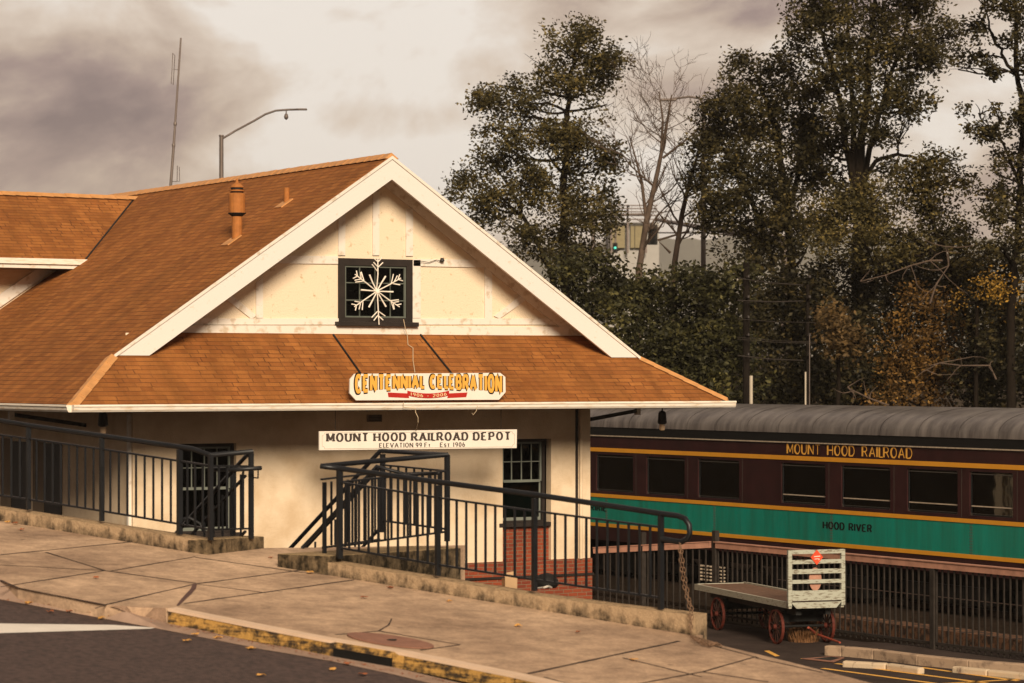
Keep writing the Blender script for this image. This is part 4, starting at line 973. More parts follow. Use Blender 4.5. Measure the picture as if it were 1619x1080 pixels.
# depot name board hung below the eave
Ys = 43.32
A_ = onY(505, 712, Ys); B_ = onY(817, 708.5, Ys); C_ = onY(817.5, 679, Ys); D_ = onY(505, 682, Ys)
sg = empty('depot_name_board', (A_ + B_) / 2, 'long white board lettered MOUNT HOOD RAILROAD DEPOT hung below the front eave', 'sign')
q = MB(); q.prism([A_, B_, C_, D_], (0, .04, 0)); q.build('board', M['signw'], sg, bevel=.004)
ud = (B_ - A_); LW = np.linalg.norm(ud); ud = ud / LW; vd = UP; nd = V(0, -1, 0)
def SP(u, v): return A_ + ud * u * LW + UP * v * (D_[2] - A_[2]) + nd * .004
HT = D_[2] - A_[2]
text('MOUNT HOOD RAILROAD DEPOT', SP(.038, .47), ud, vd, nd, LW * .925, HT * .40, .36, .15, .24, .36, .55).build('lettering', M['inks'], sg)
text('ELEVATION 99 Ft', SP(.295, .12), ud, vd, nd, LW * .255, HT * .22, .26, .12, .17, .34, .5).build('lettering', M['inks'], sg)
text('EST 1906', SP(.602, .12), ud, vd, nd, LW * .125, HT * .22, .26, .12, .17, .34, .7, small=(1, 2)).build('lettering', M['inks'], sg)
q = MB(); bw = .008
for (u0, v0, u1, v1) in ((.025, .08, .975, .08), (.025, .92, .975, .92), (.013, .22, .013, .78), (.987, .22, .987, .78)):
    q.bar(SP(u0, v0), SP(u1, v1), bw, .003)
for (cu, cv_, sx, sy) in ((.013, .08, 1, 1), (.987, .08, -1, 1), (.013, .92, 1, -1), (.987, .92, -1, -1)):
    pp = [SP(cu + sx * .012 * (1 - math.cos(t)), cv_ + sy * .14 * (1 - math.sin(t))) for t in np.linspace(0, math.pi / 2, 5)]
    for i in range(4): q.bar(SP(cu + sx * .012 * math.cos(i * math.pi / 8), cv_ + sy * .14 * math.sin(i * math.pi / 8)), SP(cu + sx * .012 * math.cos((i + 1) * math.pi / 8), cv_ + sy * .14 * math.sin((i + 1) * math.pi / 8)), .006, .003)
q.build('border_line', M['signborder'], sg)  # thin grey printed border
for u in (.08, .92):
    q = MB(); p = A_ + ud * u * LW + UP * HT + V(0, .02, 0); q.tube([p, V(p[0], p[1], HE - .15)], .006, 5); q.build('hanger', M['dframe'], sg)

# celebration banner on the gutter
Yc = YE - .13
def CP(x, y, off=0): return onY(x, y, Yc - off)
cs_ = empty('celebration_sign', CP(675, 633), 'white banner board with yellow western letters CENTENNIAL CELEBRATION standing on the gutter', 'sign')
outl = [(561, 591), (791, 589.5), (799, 596), (799.5, 620), (789, 632), (563, 633), (553, 622), (553.5, 600)]
q = MB(); q.prism([CP(*p) for p in outl], (0, .035, 0)); q.build('board', M['signw'], cs_)
o_ = CP(560, 621, .004); W_ = CP(795, 621)[0] - o_[0]; pm = (onY(675, 590, Yc)[2] - onY(675, 633, Yc)[2]) / 43
def wmk(x0px, x1px):
    def f(u, gy):
        xp = x0px + (x1px - x0px) * u
        c_ = (xp - 676) / 118
        bot = 612.5 + 7.5 * abs(c_) ** 1.7; top = 594.5 - .2 * abs(c_)
        yp = bot + (top - bot) * gy
        p = CP(xp, yp); return (p[0] - o_[0], p[2] - o_[2])
    return f
for w, (xa, xb), bw in (('CENTENNIAL', (562, 669), 1), ('CELEBRATION', (680, 792), 1)):
    text(w, o_, V(1, 0, 0), UP, nd, 1.0, .3, .72, .40, .0, .17, .3, warp=wmk(xa, xb)).build('letter_outline', M['inkblue'] if 'inkblue' in M else M['ink'], cs_)
    tq = text(w, o_ + nd * .006, V(1, 0, 0), UP, nd, 1.0, .3, .44, .24, .0, .31, .3, warp=wmk(xa + .5, xb - .5)); tq.build('lettering', M['gold'], cs_)
# ribbon
rb = MB(); 
def rib(pts_t, pts_b, off):
    for i in range(len(pts_t) - 1): rb.prism([CP(*pts_b[i], off), CP(*pts_b[i + 1], off), CP(*pts_t[i + 1], off), CP(*pts_t[i], off)], (0, -.003, 0))
ct = [(x, 617.5 + 4.6 * math.sin((x - 644) / 66 * math.pi) ** .8 if 644 < x < 710 else 617.5) for x in np.linspace(644, 710, 12)]
cb = [(x, y + 7.6) for x, y in ct]; rib(ct, cb, .006)
rib([(613, 620.5), (645, 622)], [(614, 628), (647, 629.5)], .001); rib([(709, 622), (739, 620.5)], [(707, 629.5), (737, 628)], .001)
rb.build('red_ribbon', M['red'], cs_)
def rwarp(x0px, x1px):
    def f(u, gy):
        xp = x0px + (x1px - x0px) * u; yb = 623.6 + 4.6 * max(0, math.sin((xp - 644) / 66 * math.pi)) ** .8; p = CP(xp, yb - 4.6 * gy); return (p[0] - o_[0], p[2] - o_[2])
    return f
text('1906 - 2006', o_ + nd * .012, V(1, 0, 0), UP, nd, 1.0, .3, .2, .13, .0, .35, .8, warp=rwarp(649, 705)).build('ribbon_lettering', M['goldhi'], cs_)
def onskirt(x, y):
    r = ray(x, y); nn = V(0, -TAN, 1.0); p0 = V(XC, YE, HE + .03); return r * ((p0 @ nn) / (r @ nn))
for a, b in (((527, 529), (570, 590)), ((665, 529), (714, 590))):
    q = MB(); q.tube([onskirt(*a), onskirt(*b)], .019, 7); q.build('roof_strut', M['dark'], cs_)

# snowflake
Yf = YW - .20
sf = empty('snowflake_decoration', onY(596, 511, Yf), 'white snowflake made of light rods hung over the dark gable window', 'decoration')
SC = onY(596, 460.5, Yf); sfm = SC[2] - onY(596, 470.5, Yf)[2]; sfm /= 10
def sfp(x, y): return V(SC[0] + x * sfm, Yf + random.uniform(-.02, .02), SC[2] + y * sfm)
for k in range(6):
    a = math.pi / 2 + k * math.pi / 3 + random.uniform(-.07, .07); L_ = 53 if k % 3 == 0 else random.uniform(46, 49)
    q = MB(); P = lambda r, da=0, l=0: sfp(r * math.cos(a) + l * math.cos(a + da), r * math.sin(a) + l * math.sin(a + da))
    q.tube([P(0), P(L_ * .5), P(L_)], [.011, .012, .010], 6)
    for rr, ll in ((L_ * .60, 15), (L_ * .72, 11), (L_ * .88, 9)):
        for sg_ in (-1, 1):
            if random.random() < .08: continue
            dd = sg_ * random.uniform(.6, 1.0); q.tube([P(rr), P(rr, dd, ll)], [.010, .011], 6)
    q.build('arm', M['twine'], sf)
    a2 = a + math.pi / 6; q = MB(); P2_ = lambda r: sfp(r * math.cos(a2), r * math.sin(a2)); q.tube([P2_(0), P2_(15), P2_(29)], [.011, .013, .017], 6); q.build('short_arm', M['twine'], sf)
q = MB(); q.lathe(SC + V(0, -.03, 0), [(.04, 0), (.04, .03)], 10, axis=(0, 1, 0)); q.build('hub', M['twine'], sf)
cd = MB(); cpts = [onY(639, 503, YW - .16), onY(641, 520, YW - .16)] + [onskirt(x, y) for x, y in [(644, 531), (645, 545), (653, 550), (653, 570), (656, 589)]]
cpts[0] = onY(638, 505, YW - .16)
cd.tube(cpts, .007, 5); cpts2 = [onY(657, 652, YE - .16), onY(661, 660, YE - .16), onY(661, 668, YE - .12), onY(658, 680, Ys - .02)]
crd = cd.build('light_cord', M['wire']); tag(crd, 'thin cream cord running down the skirt roof from the snowflake window', 'cord')
q = MB(); q.tube([onY(638, 636, YE - .16), onY(638, 644, YE - .16), onY(657, 646, YE - .16)] + cpts2, .007, 5); tag(q.build('light_cord', M['wire']), 'thin cream cord dangling from the gutter down to the depot name board', 'cord')
q = MB(); q.tube([onY(755, 642, YE - .16), onY(753, 650, YE - .15), onY(748, 656, YE - .1), onY(746, 653, YE - .1)], .006, 5); tag(q.build('light_cord', M['wire']), 'short loose cord end curling under the gutter right of the cord to the board', 'cord')
q = MB(); q.tube([onY(654, 417, YW - .06), onY(666, 413, YW - .08), onY(678, 415, YW - .07), onY(690, 411, YW - .06), onY(698, 413, YW - .09)], .006, 5); q.lathe(onY(699, 412, YW - .08), [(.02, -.03), (.05, -.01), (.03, .05)], 8)
tag(q.build('wall_clamp_lamp', M['dframe']), 'small dark lamp socket with wire on the gable board right of the window', 'lamp')

# hanging lanterns
def lantern(label, P):
    t = empty('hanging_lamp', P, label, 'lamp', 'lamps hanging under the eaves')
    q = MB(); q.lathe(P, [(.055, .0), (.085, .02), (.09, .04), (.075, .22), (.06, .25), (.015, .27), (.012, .34)], 14); q.build('lamp_shade', M['dframe'], t)
    q = MB(); q.lathe(P - UP * .12, [(.03, 0), (.052, .015), (.056, .08), (.045, .125)], 12); q.build('lamp_glass', M['bulb'], t)
    q = MB(); q.tube([P + UP * .3, V(P[0], P[1], HE - .14)], .01, 6); q.build('stem', M['dframe'], t)
lantern('dark hanging lamp with pale glass under the right eave corner, against the coach roof', onY(1047, 671, YE + 1.0))
lantern('dark hanging lamp under the left corner of the eave, above the left railing', onY(163, 675, YE + .9))

# ------------------------------------------------------------------ passenger coach
CXs = 34.2; CW = 3.0; CY0, CY1 = 22.0, 64.5
coach = empty('passenger_coach', (CXs + CW / 2, 43, -4.9), 'maroon and green vintage passenger coach with yellow stripes and grey arched roof', 'railway carriage')
def cy(x): return onX(x, 700, CXs)[1]
wins = [(942.5, 1001), (1022, 1082.5), (1103.4, 1168.7), (1235, 1305), (1330, 1407.5), (1434, 1514), (1532.8, 1601.6), (1656, 1738), (1775, 1866), (1900, 2000)]
WZ0, WZ1 = -2.665, -1.83
body = MB()
def crect(q, y0, y1, z0, z1, X=CXs): q.quad(V(X, y1, z0), V(X, y0, z0), V(X, y0, z1), V(X, y1, z1))
wy_ = sorted([tuple(sorted((cy(a), cy(b)))) for a, b in wins])
edges = [CY0] + [e for w in wy_ for e in w] + [CY1]
for i in range(len(edges) - 1):
    if i % 2 == 0: crect(body, edges[i], edges[i + 1], WZ0, WZ1)
    else:
        y0, y1 = edges[i], edges[i + 1]
        for (a, b) in (((y0, WZ0), (y1, WZ0)), ((y0, WZ1), (y1, WZ1)), ((y0, WZ0), (y0, WZ1)), ((y1, WZ0), (y1, WZ1))):
            body.quad(V(CXs, a[0], a[1]), V(CXs, b[0], b[1]), V(CXs + .09, b[0], b[1]), V(CXs + .09, a[0], a[1]))
crect(body, CY0, CY1, WZ1, -1.40); crect(body, CY0, CY1, -2.76, WZ0); crect(body, CY0, CY1, -3.80, -3.46)
body.box(CXs + 2.95, CXs + CW, CY0, CY1, -3.8, -1.4); body.box(CXs, CXs + CW, CY0 - .02, CY0, -3.8, -1.0); body.box(CXs, CXs + CW, CY1, CY1 + .02, -3.8, -1.0)
body.build('body_side', M['maroon'], coach)
q = MB(); crect(q, CY0, CY1, -3.46, -2.76); q.build('green_band', M['green'], coach)
for z0, z1 in ((-1.765, -1.675), (-2.815, -2.735), (-3.49, -3.41)):
    q = MB(); q.box(CXs - .012, CXs - .001, CY0, CY1, z0, z1); q.build('yellow_stripe', M['yel'], coach)
q = MB(); q.box(CXs - .03, CXs - .001, CY0, CY1, -1.41, -1.385); q.build('drip_rail', M['glint'], coach)
# arched roof with seams
q = MB(); q.box(CXs - .015, CXs + CW + .015, CY0, CY1, -1.384, -1.19); q.build('roof_edge', M['ink'], coach)
q = MB(); nseg = 22; RC = CXs + CW / 2
prof = []
for i in range(nseg + 1):
    t = math.pi * i / nseg; xx = -math.cos(t); zz = math.sin(t) ** .62
    prof.append((RC + xx * (CW / 2 + .03), -1.20 + math.sin(t) ** .75 * .56))
ys = []
y = CY0
while y < CY1: ys.append(y); y += random.uniform(1.05, 1.25)
ys.append(CY1)
for j in range(len(ys) - 1):
    a, b = ys[j], ys[j + 1]
    for (ya, yb, ext) in ((a, b - .05, 0), (b - .05, b, .0035)):
        P_ = [(RC + (x - RC) * (1 + ext), z + ext) for x, z in prof]
        vs = [V(x, ya, z) for x, z in P_] + [V(x, yb, z) for x, z in P_]; n = len(P_)
        q.add(vs, [(i, i + 1, n + i + 1, n + i) for i in range(n - 1)])
q.build('roof', M['croof'], coach, smooth=True)
q = MB()
for j in range(18):
    yy = CY0 + 1.5 + j * 2.3; q.lathe(V(CXs + .03, yy, -1.25), [(.02, 0), (.03, .02), (.02, .06)], 8)
q.build('roof_fittings', M['glint'], coach)
# windows
for i, (y0, y1) in enumerate(wy_[::-1]):
    q = MB(); t = .022
    for a in ((y0, y0 + t, WZ0, WZ1), (y1 - t, y1, WZ0, WZ1), (y0 + t, y1 - t, WZ1 - t, WZ1), (y0 + t, y1 - t, WZ0, WZ0 + t)):
        q.box(CXs + .03, CXs + .06, a[0], a[1], a[2], a[3])
    w = q.build('window', M['wframe'] if 'wframe' in M else M['int'], coach)
    q = MB(); q.box(CXs + .05, CXs + .055, y0 + t, y1 - t, WZ0 + t, WZ1 - t); q.build('pane', M['cglass'], w)
    q = MB(); q.box(CXs + .025, CXs + .045, y0 + t, y1 - t, WZ1 - .055, WZ1 - .04); q.box(CXs + .025, CXs + .04, y0 + .03, y1 - .03, WZ0 + .03, WZ0 + .036)
    for sgn, yy in ((1, y0), (-1, y1)):
        for zc, sz in ((WZ1, -1), (WZ0, 1)):
            q.add([V(CXs + .028, yy, zc), V(CXs + .028, yy + sgn * .07, zc), V(CXs + .028, yy, zc + sz * .07)], [(0, 1, 2)])
    q.build('window_trim', M['wtrim'], w)
    if i >= 3:
        q = MB(); q.box(CXs + .034, CXs + .046, y0 + .02, y1 - .02, WZ0 + .165, WZ0 + .188); q.build('safety_bar', M['glint'], w)
    if i == 6: q = MB(); q.box(CXs + .2, CXs + .22, y1 - .95, y1 - .68, WZ0 + .42, WZ1); q.build('inner_panel', M['inner_panel'], w)  # flat pale strip in the upper part of this window
    if i == 5: q = MB(); q.box(CXs + .2, CXs + .22, y0 + .0, y0 + .78, WZ0 + .55, WZ1); q.build('inner_panel', M['hay'], w)  # panel inside standing in for a reflection on the pane
    if i == 0: q = MB(); q.box(CXs + .2, CXs + .22, y1 - .35, y1 - .15, WZ0, WZ1); q.build('inner_panel', M['sash'], w)
    if i in (1, 2, 3): q = MB(); q.box(CXs + .2, CXs + .22, y1 - .3, y1 - .12, WZ0 + (.0 if i == 1 else .2), WZ1); q.build('inner_panel', M['sash'], w)
    if i == 2: q = MB(); q.box(CXs + .2, CXs + .22, y0 + .1, y1 - .15, WZ0, WZ0 + .25); q.build('seat_back', M['sash'], w)
q = MB(); q.quad(V(CXs + .9, CY0, -3.8), V(CXs + .9, CY1, -3.8), V(CXs + .9, CY1, -1.2), V(CXs + .9, CY0, -1.2)); q.box(CXs + .08, CXs + 2.9, CY0, CY1, -2.95, -2.9); q.build('dark_backing', M['int'], coach)  # near-black sheet put in for the unlit interior behind the panes
# side plate seams with rivets
q = MB()
for x in (960, 1131, 1316, 1537):
    yy = cy(x)
    for k in range(11): q.lathe(V(CXs - .001, yy, -3.38 + k * .055), [(.012, 0), (.008, .008)], 6, axis=(-1, 0, 0)); q.lathe(V(CXs - .001, yy + .06, -3.38 + k * .055), [(.012, 0), (.008, .008)], 6, axis=(-1, 0, 0))
q.build('rivets', M['wtrim'], coach)
q = MB()
for x in (960, 1131, 1316, 1537): q.box(CXs - .0035, CXs - .001, cy(x) + .028, cy(x) + .034, -3.405, -2.82)
for a_, b_ in wins: yy = cy((b_ + 0)) - .12; q.box(CXs - .0035, CXs - .001, yy, yy + .005, -2.72, -1.78)
q.build('panel_seams', M['wtrim'], coach)
# lettering: local u runs from left to right in view = -Y
nx = V(-1, 0, 0); un = V(0, -1, 0)
def ctext(s, xa, xb, z0, h, m, **k):
    ya, yb = cy(xa), cy(xb); return text(s, V(CXs - .003, ya, z0), un, UP, nx, abs(ya - yb), h, **k).build('lettering', m, coach)
ctext('MOUNT HOOD RAILROAD', 1245, 1442, -1.63, .20, M['gold'], thick=.27, thin=.12, gap=.24, space=1.0, leftheavy=True)
ctext('HOOD RIVER', 1302, 1378, -3.13, .135, M['ink'], thick=.36, thin=.17, gap=.26, space=.75)
ctext('RIRIE', 934, 959, -3.13, .135, M['ink'], thick=.36, thin=.17, gap=.26)
# underframe and bogies
q = MB(); q.box(CXs + .25, CXs + 2.7, CY0, CY1, -4.05, -3.8)
for (y0, y1, z0) in ((36.2, 38.6, -4.5), (43.2, 46.3, -4.5), (31.5, 35.0, -4.45), (39.6, 41.9, -4.4), (51, 55, -4.5), (24, 27, -4.5)): q.box(CXs + .2, CXs + 1.4, y0, y1, z0, -4.05)
q.build('underframe', M['under'], coach)
for yc in (48.6, 29.0):
    tr = MB(); tr.box(CXs + .3, CXs + .5, yc - 1.7, yc + 1.7, -4.42, -4.2); tr.box(CXs + .28, CXs + .55, yc - .35, yc + .35, -4.55, -4.0); bg = tr.build('bogie', M['under'], coach)
    for dy in (-1.3, 1.3):
        q = MB(); q.lathe(V(CXs + .62, yc + dy, -4.52), [(.44, -.06), (.46, -.05), (.42, .0), (.1, .02), (.09, .1)], 24, axis=(1, 0, 0)); q.build('wheel', M['under'], bg)
    q = MB()
    for dy in (-.5, -.32, -.1, .1, .3):
        for k in range(5): q.lathe(V(CXs + .22, yc + dy, -4.5 + k * .075), [(.055, 0), (.07, .02), (.055, .04)], 10)
    q.build('coil_springs', M['glint'], bg)
q = MB(); q.box(CXs + .55, CXs + .62, 0, 130, -5.0 + .05, -4.9 + .06); 
rl_ = MB(); rl_.box(35.0, 35.07, -20, 160, GZ - .04, GZ + .12); tag(rl_.build('rail', M['railm']), 'near steel rail of the track under the coach', 'rail', 'track rails')
rl_ = MB(); rl_.box(36.44, 36.51, -20, 160, GZ - .04, GZ + .12); tag(rl_.build('rail', M['railm']), 'far steel rail of the track under the coach', 'rail', 'track rails')
q = MB(); q.tube([V(CXs + .15, 26, -4.3), V(CXs + .15, 46, -4.3)], .012, 6); q.build('brake_rod', M['railm'], coach)

# ------------------------------------------------------------------ platform fence
fen = empty('platform_fence', (30, 36, GZ), 'black picket fence with weathered pink top beam between the parking lot and coach', 'fence', 'picket fence sections')
FB = -3.17
def fence_run(par, a, b, ha, hb, posts, sp=.155, first=True):
    a, b = V(*a), V(*b); d = b - a; L_ = np.linalg.norm(d); d = d / L_
    sd = np.cross(d, UP)
    q = MB(); A, B = a.copy(), b.copy(); A[2] = ha; B[2] = hb
    q.bar(A - UP * .06, B - UP * .06, .10, .10); q.build('top_beam', M['pink'], par)
    q = MB(); q.bar(A + UP * .006, B + UP * .006, .13, .018); q.build('beam_cap', M['pinkcap'] if 'pinkcap' in M else M['pink'], par)
    q = MB(); q.bar(V(a[0], a[1], GZ + .10), V(b[0], b[1], GZ + .10), .04, .045); q.build('bottom_rail', M['iron'], par)
    n = int(L_ / sp)
    for i in range(n):
        p = a + d * (i + .5) * sp; hh = lerp(ha, hb, i / n) - .11 - (GZ + .02)
        baluster_obj(par, V(p[0], p[1], GZ + .02), round(hh, 2), .0125, 'picket', M['iron'])
    for t, hh in posts:
        p = a + d * L_ * t; q = MB(); q.box(p[0] - .05, p[0] + .05, p[1] - .05, p[1] + .05, GZ, lerp(ha, hb, t) - .11 if hh is None else hh)
        q.build('post', M['iron'], par)
fence_run(fen, (30.0, 42.15, GZ), (30.0, 28.0, GZ), FB, FB, [(.0, FB + .22), (.22, None), (.45, None), (.66, None), (.87, None)])
fen2 = empty('platform_fence', (29.5, 43.5, GZ), 'short fence section from the depot corner to the raised corner post', 'fence', 'picket fence sections')
fence_run(fen2, (29.08, 44.95, GZ), (29.97, 42.25, GZ), -3.40, FB, [(.42, FB + .12)])

# ------------------------------------------------------------------ baggage cart
lx = (FW - .3215 * RT); lx = lx / np.linalg.norm(lx); wx = (RT + .3215 * FW); wx = wx / np.linalg.norm(wx)
A = atZ(1247, 956, 46.4); BZ = A[2]
cart = empty('baggage_cart', A + UP * (GZ - BZ), 'old green-grey station baggage cart with red spoked wheels and slatted end rack', 'cart')
CWd = 1.03; CL = 4.35
def cp(l, w, z): return V(A[0], A[1], BZ) + lx * l + wx * w + UP * z
q = MB()
for k in range(8):
    w0 = .06 + k * .114; q.prism([cp(.05, w0, .0), cp(CL - .05, w0, .0), cp(CL - .05, w0 + .108, .0), cp(.05, w0 + .108, .0)], UP * .03)
q.build('deck', M['cartd'], cart)
q = MB()
q.prism([cp(0, 0, -.07), cp(CL, 0, -.07), cp(CL, .055, -.07), cp(0, .055, -.07)], UP * .105); q.prism([cp(0, CWd - .055, -.07), cp(CL, CWd - .055, -.07), cp(CL, CWd, -.07), cp(0, CWd, -.07)], UP * .125)
q.prism([cp(CL - .04, .056, -.07), cp(CL, .056, -.07), cp(CL, CWd - .056, -.07), cp(CL - .04, CWd - .056, -.07)], UP * .11)
q.build('side_rail', M['cartl'], cart)
hR = .93
q = MB(); q.prism([cp(-.04, .03, .035), cp(-.04, CWd - .06, .035), cp(-.04, CWd - .16, -.07), cp(-.04, .13, -.07)], lx * .03); rk = q.build('end_rack', M['cartp'], cart)
for w0 in (-.02, CWd - .06):
    q = MB(); q.prism([cp(-.03, w0, -.03), cp(-.03, w0 + .07, -.03), cp(.03, w0 + .07, -.03), cp(.03, w0, -.03)], UP * (hR + .03)); q.build('rack_post', M['cartp'], rk)
for z0, z1 in ((.86, .93), (.69, .76), (.52, .60), (.355, .42), (.06, .235)):
    q = MB(); q.prism([cp(-.035, .051, z0), cp(-.035, CWd - .061, z0), cp(-.01, CWd - .061, z0), cp(-.01, .051, z0)], UP * (z1 - z0)); q.build('slat', M['cartp'], rk)
ec = cp(-.045, .50, .80); q = MB(); q.prism([ec + UP * .13, ec + wx * .115, ec - UP * .13, ec - wx * .115], -lx * .008); em = q.build('diamond_emblem', M['orange'], rk)
q = MB(); q.prism([ec - lx * .012 + wx * -.055 + UP * .005, ec - lx * .012 + wx * .06 + UP * .012, ec - lx * .012 + wx * .06 + UP * .028, ec - lx * .012 + wx * -.055 + UP * .021], -lx * .002)
q.prism([ec - lx * .012 + wx * -.045 - UP * .035, ec - lx * .012 + wx * .045 - UP * .028, ec - lx * .012 + wx * .045 - UP * .018, ec - lx * .012 + wx * -.045 - UP * .023], -lx * .002)
q.prism([ec - lx * .012 + wx * .028 - UP * .05, ec - lx * .012 + wx * .045 - UP * .045, ec - lx * .012 + wx * .045 - UP * .018, ec - lx * .012 + wx * .028 - UP * .02], -lx * .002)
q.build('emblem_bars', M['rwh'], em)
oc = cp(.02, .505, .42); q = MB(); q.prism([oc + wx * .115 * math.cos(t) + UP * .20 * math.sin(t) for t in np.linspace(0, 2 * math.pi, 24, endpoint=False)], lx * .02); q.build('oval_plaque', M['plaque'] if 'plaque' in M else M['pink'], rk)
def wheel(l, w, r=.30):
    c = cp(l, w, 0); c[2] = GZ + r; q = MB(); n = 28
    for (r0, r1, hw_) in ((r, r - .03, .025),):
        vs = []
        for k in range(n):
            t = 2 * math.pi * k / n; dr = lx * math.cos(t) + UP * math.sin(t)
            for rr, ww in ((r0, -hw_), (r0, hw_), (r1, hw_), (r1, -hw_)): vs.append(c + dr * rr + wx * ww)
        q.add(vs, [(k * 4 + j, k * 4 + (j + 1) % 4, ((k + 1) % n) * 4 + (j + 1) % 4, ((k + 1) % n) * 4 + j) for k in range(n) for j in range(4)])
    wh = q.build('wheel', M['cartw'], cart)
    q = MB()
    for k in range(12):
        t = 2 * math.pi * k / 12 + .2; dr = lx * math.cos(t) + UP * math.sin(t); q.tube([c + dr * .03, c + dr * (r - .025)], [.014, .009], 6)
    q.build('spokes', M['spoke'] if 'spoke' in M else M['glint'], wh)
    q = MB(); q.lathe(c - wx * .06, [(.03, 0), (.05, .03), (.05, .09), (.03, .12)], 12, axis=wx); q.build('hub', M['orange2'] if 'orange2' in M else M['cartw'], wh)
for l, w in ((.62, .04), (3.3, .04), (.62, CWd - .04), (3.3, CWd - .04)): wheel(l, w)
q = MB(); q.prism([cp(.15, .2, -.2), cp(CL - .3, .2, -.2), cp(CL - .3, .3, -.2), cp(.15, .3, -.2)], UP * .13); q.prism([cp(.15, .75, -.2), cp(CL - .3, .75, -.2), cp(CL - .3, .85, -.2), cp(.15, .85, -.2)], UP * .13)
for l in (.62, 3.3): q.tube([cp(l, .04, GZ + .3 - BZ), cp(l, CWd - .04, GZ + .3 - BZ)], .025, 8); q.prism([cp(l - .06, .15, -.35), cp(l + .06, .15, -.35), cp(l + .06, .9, -.35), cp(l - .06, .9, -.35)], UP * .2)
q.build('undercarriage', M['dark'], cart)
q = MB(); q.tube([cp(.3, .5, GZ + .3 - BZ), onz(1292, 1003, GZ + .12), onz(1328, 1016, GZ + .06)], [.022, .022, .018], 8); q.build('draw_bar', M['cartw2'], cart)

# dry grass clump
def tuft(name, label, P, n, h, spread, m, cat='grass clump'):
    q = MB()
    for i in range(n):
        a = random.uniform(0, 6.28); rr = random.uniform(0, spread); b = P + V(math.cos(a) * rr, math.sin(a) * rr, 0)
        hh = h * random.uniform(.25, 1.0) * (1 - .75 * (rr / spread) ** 1.5); lean = V(math.cos(a), math.sin(a), 0) * random.uniform(-.5, .5) * hh
        s1 = V(math.cos(a + 1.6), math.sin(a + 1.6), 0) * .008
        q.add([b - s1, b + s1, b + lean * .5 + UP * hh * .7 + s1 * .7, b + lean + UP * hh], [(0, 1, 2), (0, 2, 3)])
    return tag(q.build(name, m), label, cat)
tuft('dry_grass', 'dry orange weed clump growing under the rack end of the baggage cart', onz(1270, 1014, GZ), 1300, .50, .27, M['hay'])

# ------------------------------------------------------------------ parking lot details
def kerbrun(name, label, cat, pxs, zt, w, m, grp=None, bev=.02):
    q = MB(); P_ = [onz(x, y, zt) for x, y in pxs]; n = len(P_)
    for i in range(n - 1):
        d = P_[i + 1] - P_[i]; d = d / np.linalg.norm(d); sd = V(-d[1], d[0], 0)
        if sd @ FW < 0: sd = -sd
        q.prism([P_[i], P_[i + 1] , P_[i + 1] + sd * w, P_[i] + sd * w], -UP * (zt - GZ + .02))
    return tag(q.build(name, m, bevel=bev), label, cat, grp)
M['kerbc'] = mat('lot_kerb_concrete', (.36, .25, .165), .9, col2=(.12, .08, .055), thr=(.32, .5), scale=4, bump=.5, detail=8)
M['kerbp'] = mat('pale_wheel_stop', (.52, .40, .27), .9, col2=(.2, .13, .09), thr=(.3, .42), scale=5, bump=.5, detail=8)
kerbrun('lot_kerb', 'raised concrete kerb curving along the fence side of the parking lot', 'kerb', [(1303, 1021), (1330, 1022.5), (1380, 1027), (1450, 1036), (1530, 1044), (1640, 1052), (1800, 1066)], GZ + .16, .18, M['kerbc'])
kerbrun('wheel_stop', 'pale concrete wheel stop beside the drain grate', 'wheel stop', [(1331, 1045), (1400, 1049), (1452, 1056)], GZ + .10, .14, M['kerbp'], 'wheel stops', .03)
kerbrun('wheel_stop', 'pale concrete wheel stop at the right edge of the view', 'wheel stop', [(1504, 1053.5), (1560, 1059), (1660, 1069)], GZ + .10, .14, M['kerbp'], 'wheel stops', .03)
def paintline(a, b, w=.055, nm='parking_line'):
    A, B = onz(*a, GZ + .005), onz(*b, GZ + .005); d = (B - A) / np.linalg.norm(B - A); sd = V(-d[1], d[0], 0) * w
    q = MB(); q.quad(A - sd, B - sd, B + sd, A + sd); tag(q.build(nm, M['yline']), kind='structure')
paintline((1322, 1049), (1560, 1080)); paintline((1300, 1056.5), (1490, 1082)); paintline((1455, 1055), (1610, 1076.5)); paintline((1470, 1082), (1660, 1071), .05)
q = MB(); q.quad(onz(1208, 1029, GZ + .006), onz(1216, 1028.5, GZ + .006), onz(1233, 1037, GZ + .006), onz(1226, 1038, GZ + .006)); tag(q.build('parking_line', M['yline']), kind='structure')
dg = MB(); g4 = [onz(1268, 1042, GZ + .01), onz(1318, 1047.5, GZ + .01), onz(1335, 1040.5, GZ + .01), onz(1318, 1038.5, GZ + .01)]
dgr = empty('drain_grate', g4[0], 'rusty slotted drain grate set in the parking lot beside the wheel stop', 'drain')
dg.prism(g4, UP * .012); dg.build('frame', M['cover'], dgr)
q = MB()
for k in range(9):
    t = .25 + k * .07; a = lerp(g4[0], g4[1], t); b = lerp(g4[3], g4[2], t); a, b = lerp(a, b, .15), lerp(a, b, .85)
    d = (g4[1] - g4[0]) / np.linalg.norm(g4[1] - g4[0]) * .018; q.quad(a - d + UP * .0135, a + d + UP * .0135, b + d + UP * .0135, b - d + UP * .0135)
q.build('slots', M['dark'], dgr)
paintline((1266, 1041.5), (1318, 1037.5), .02)

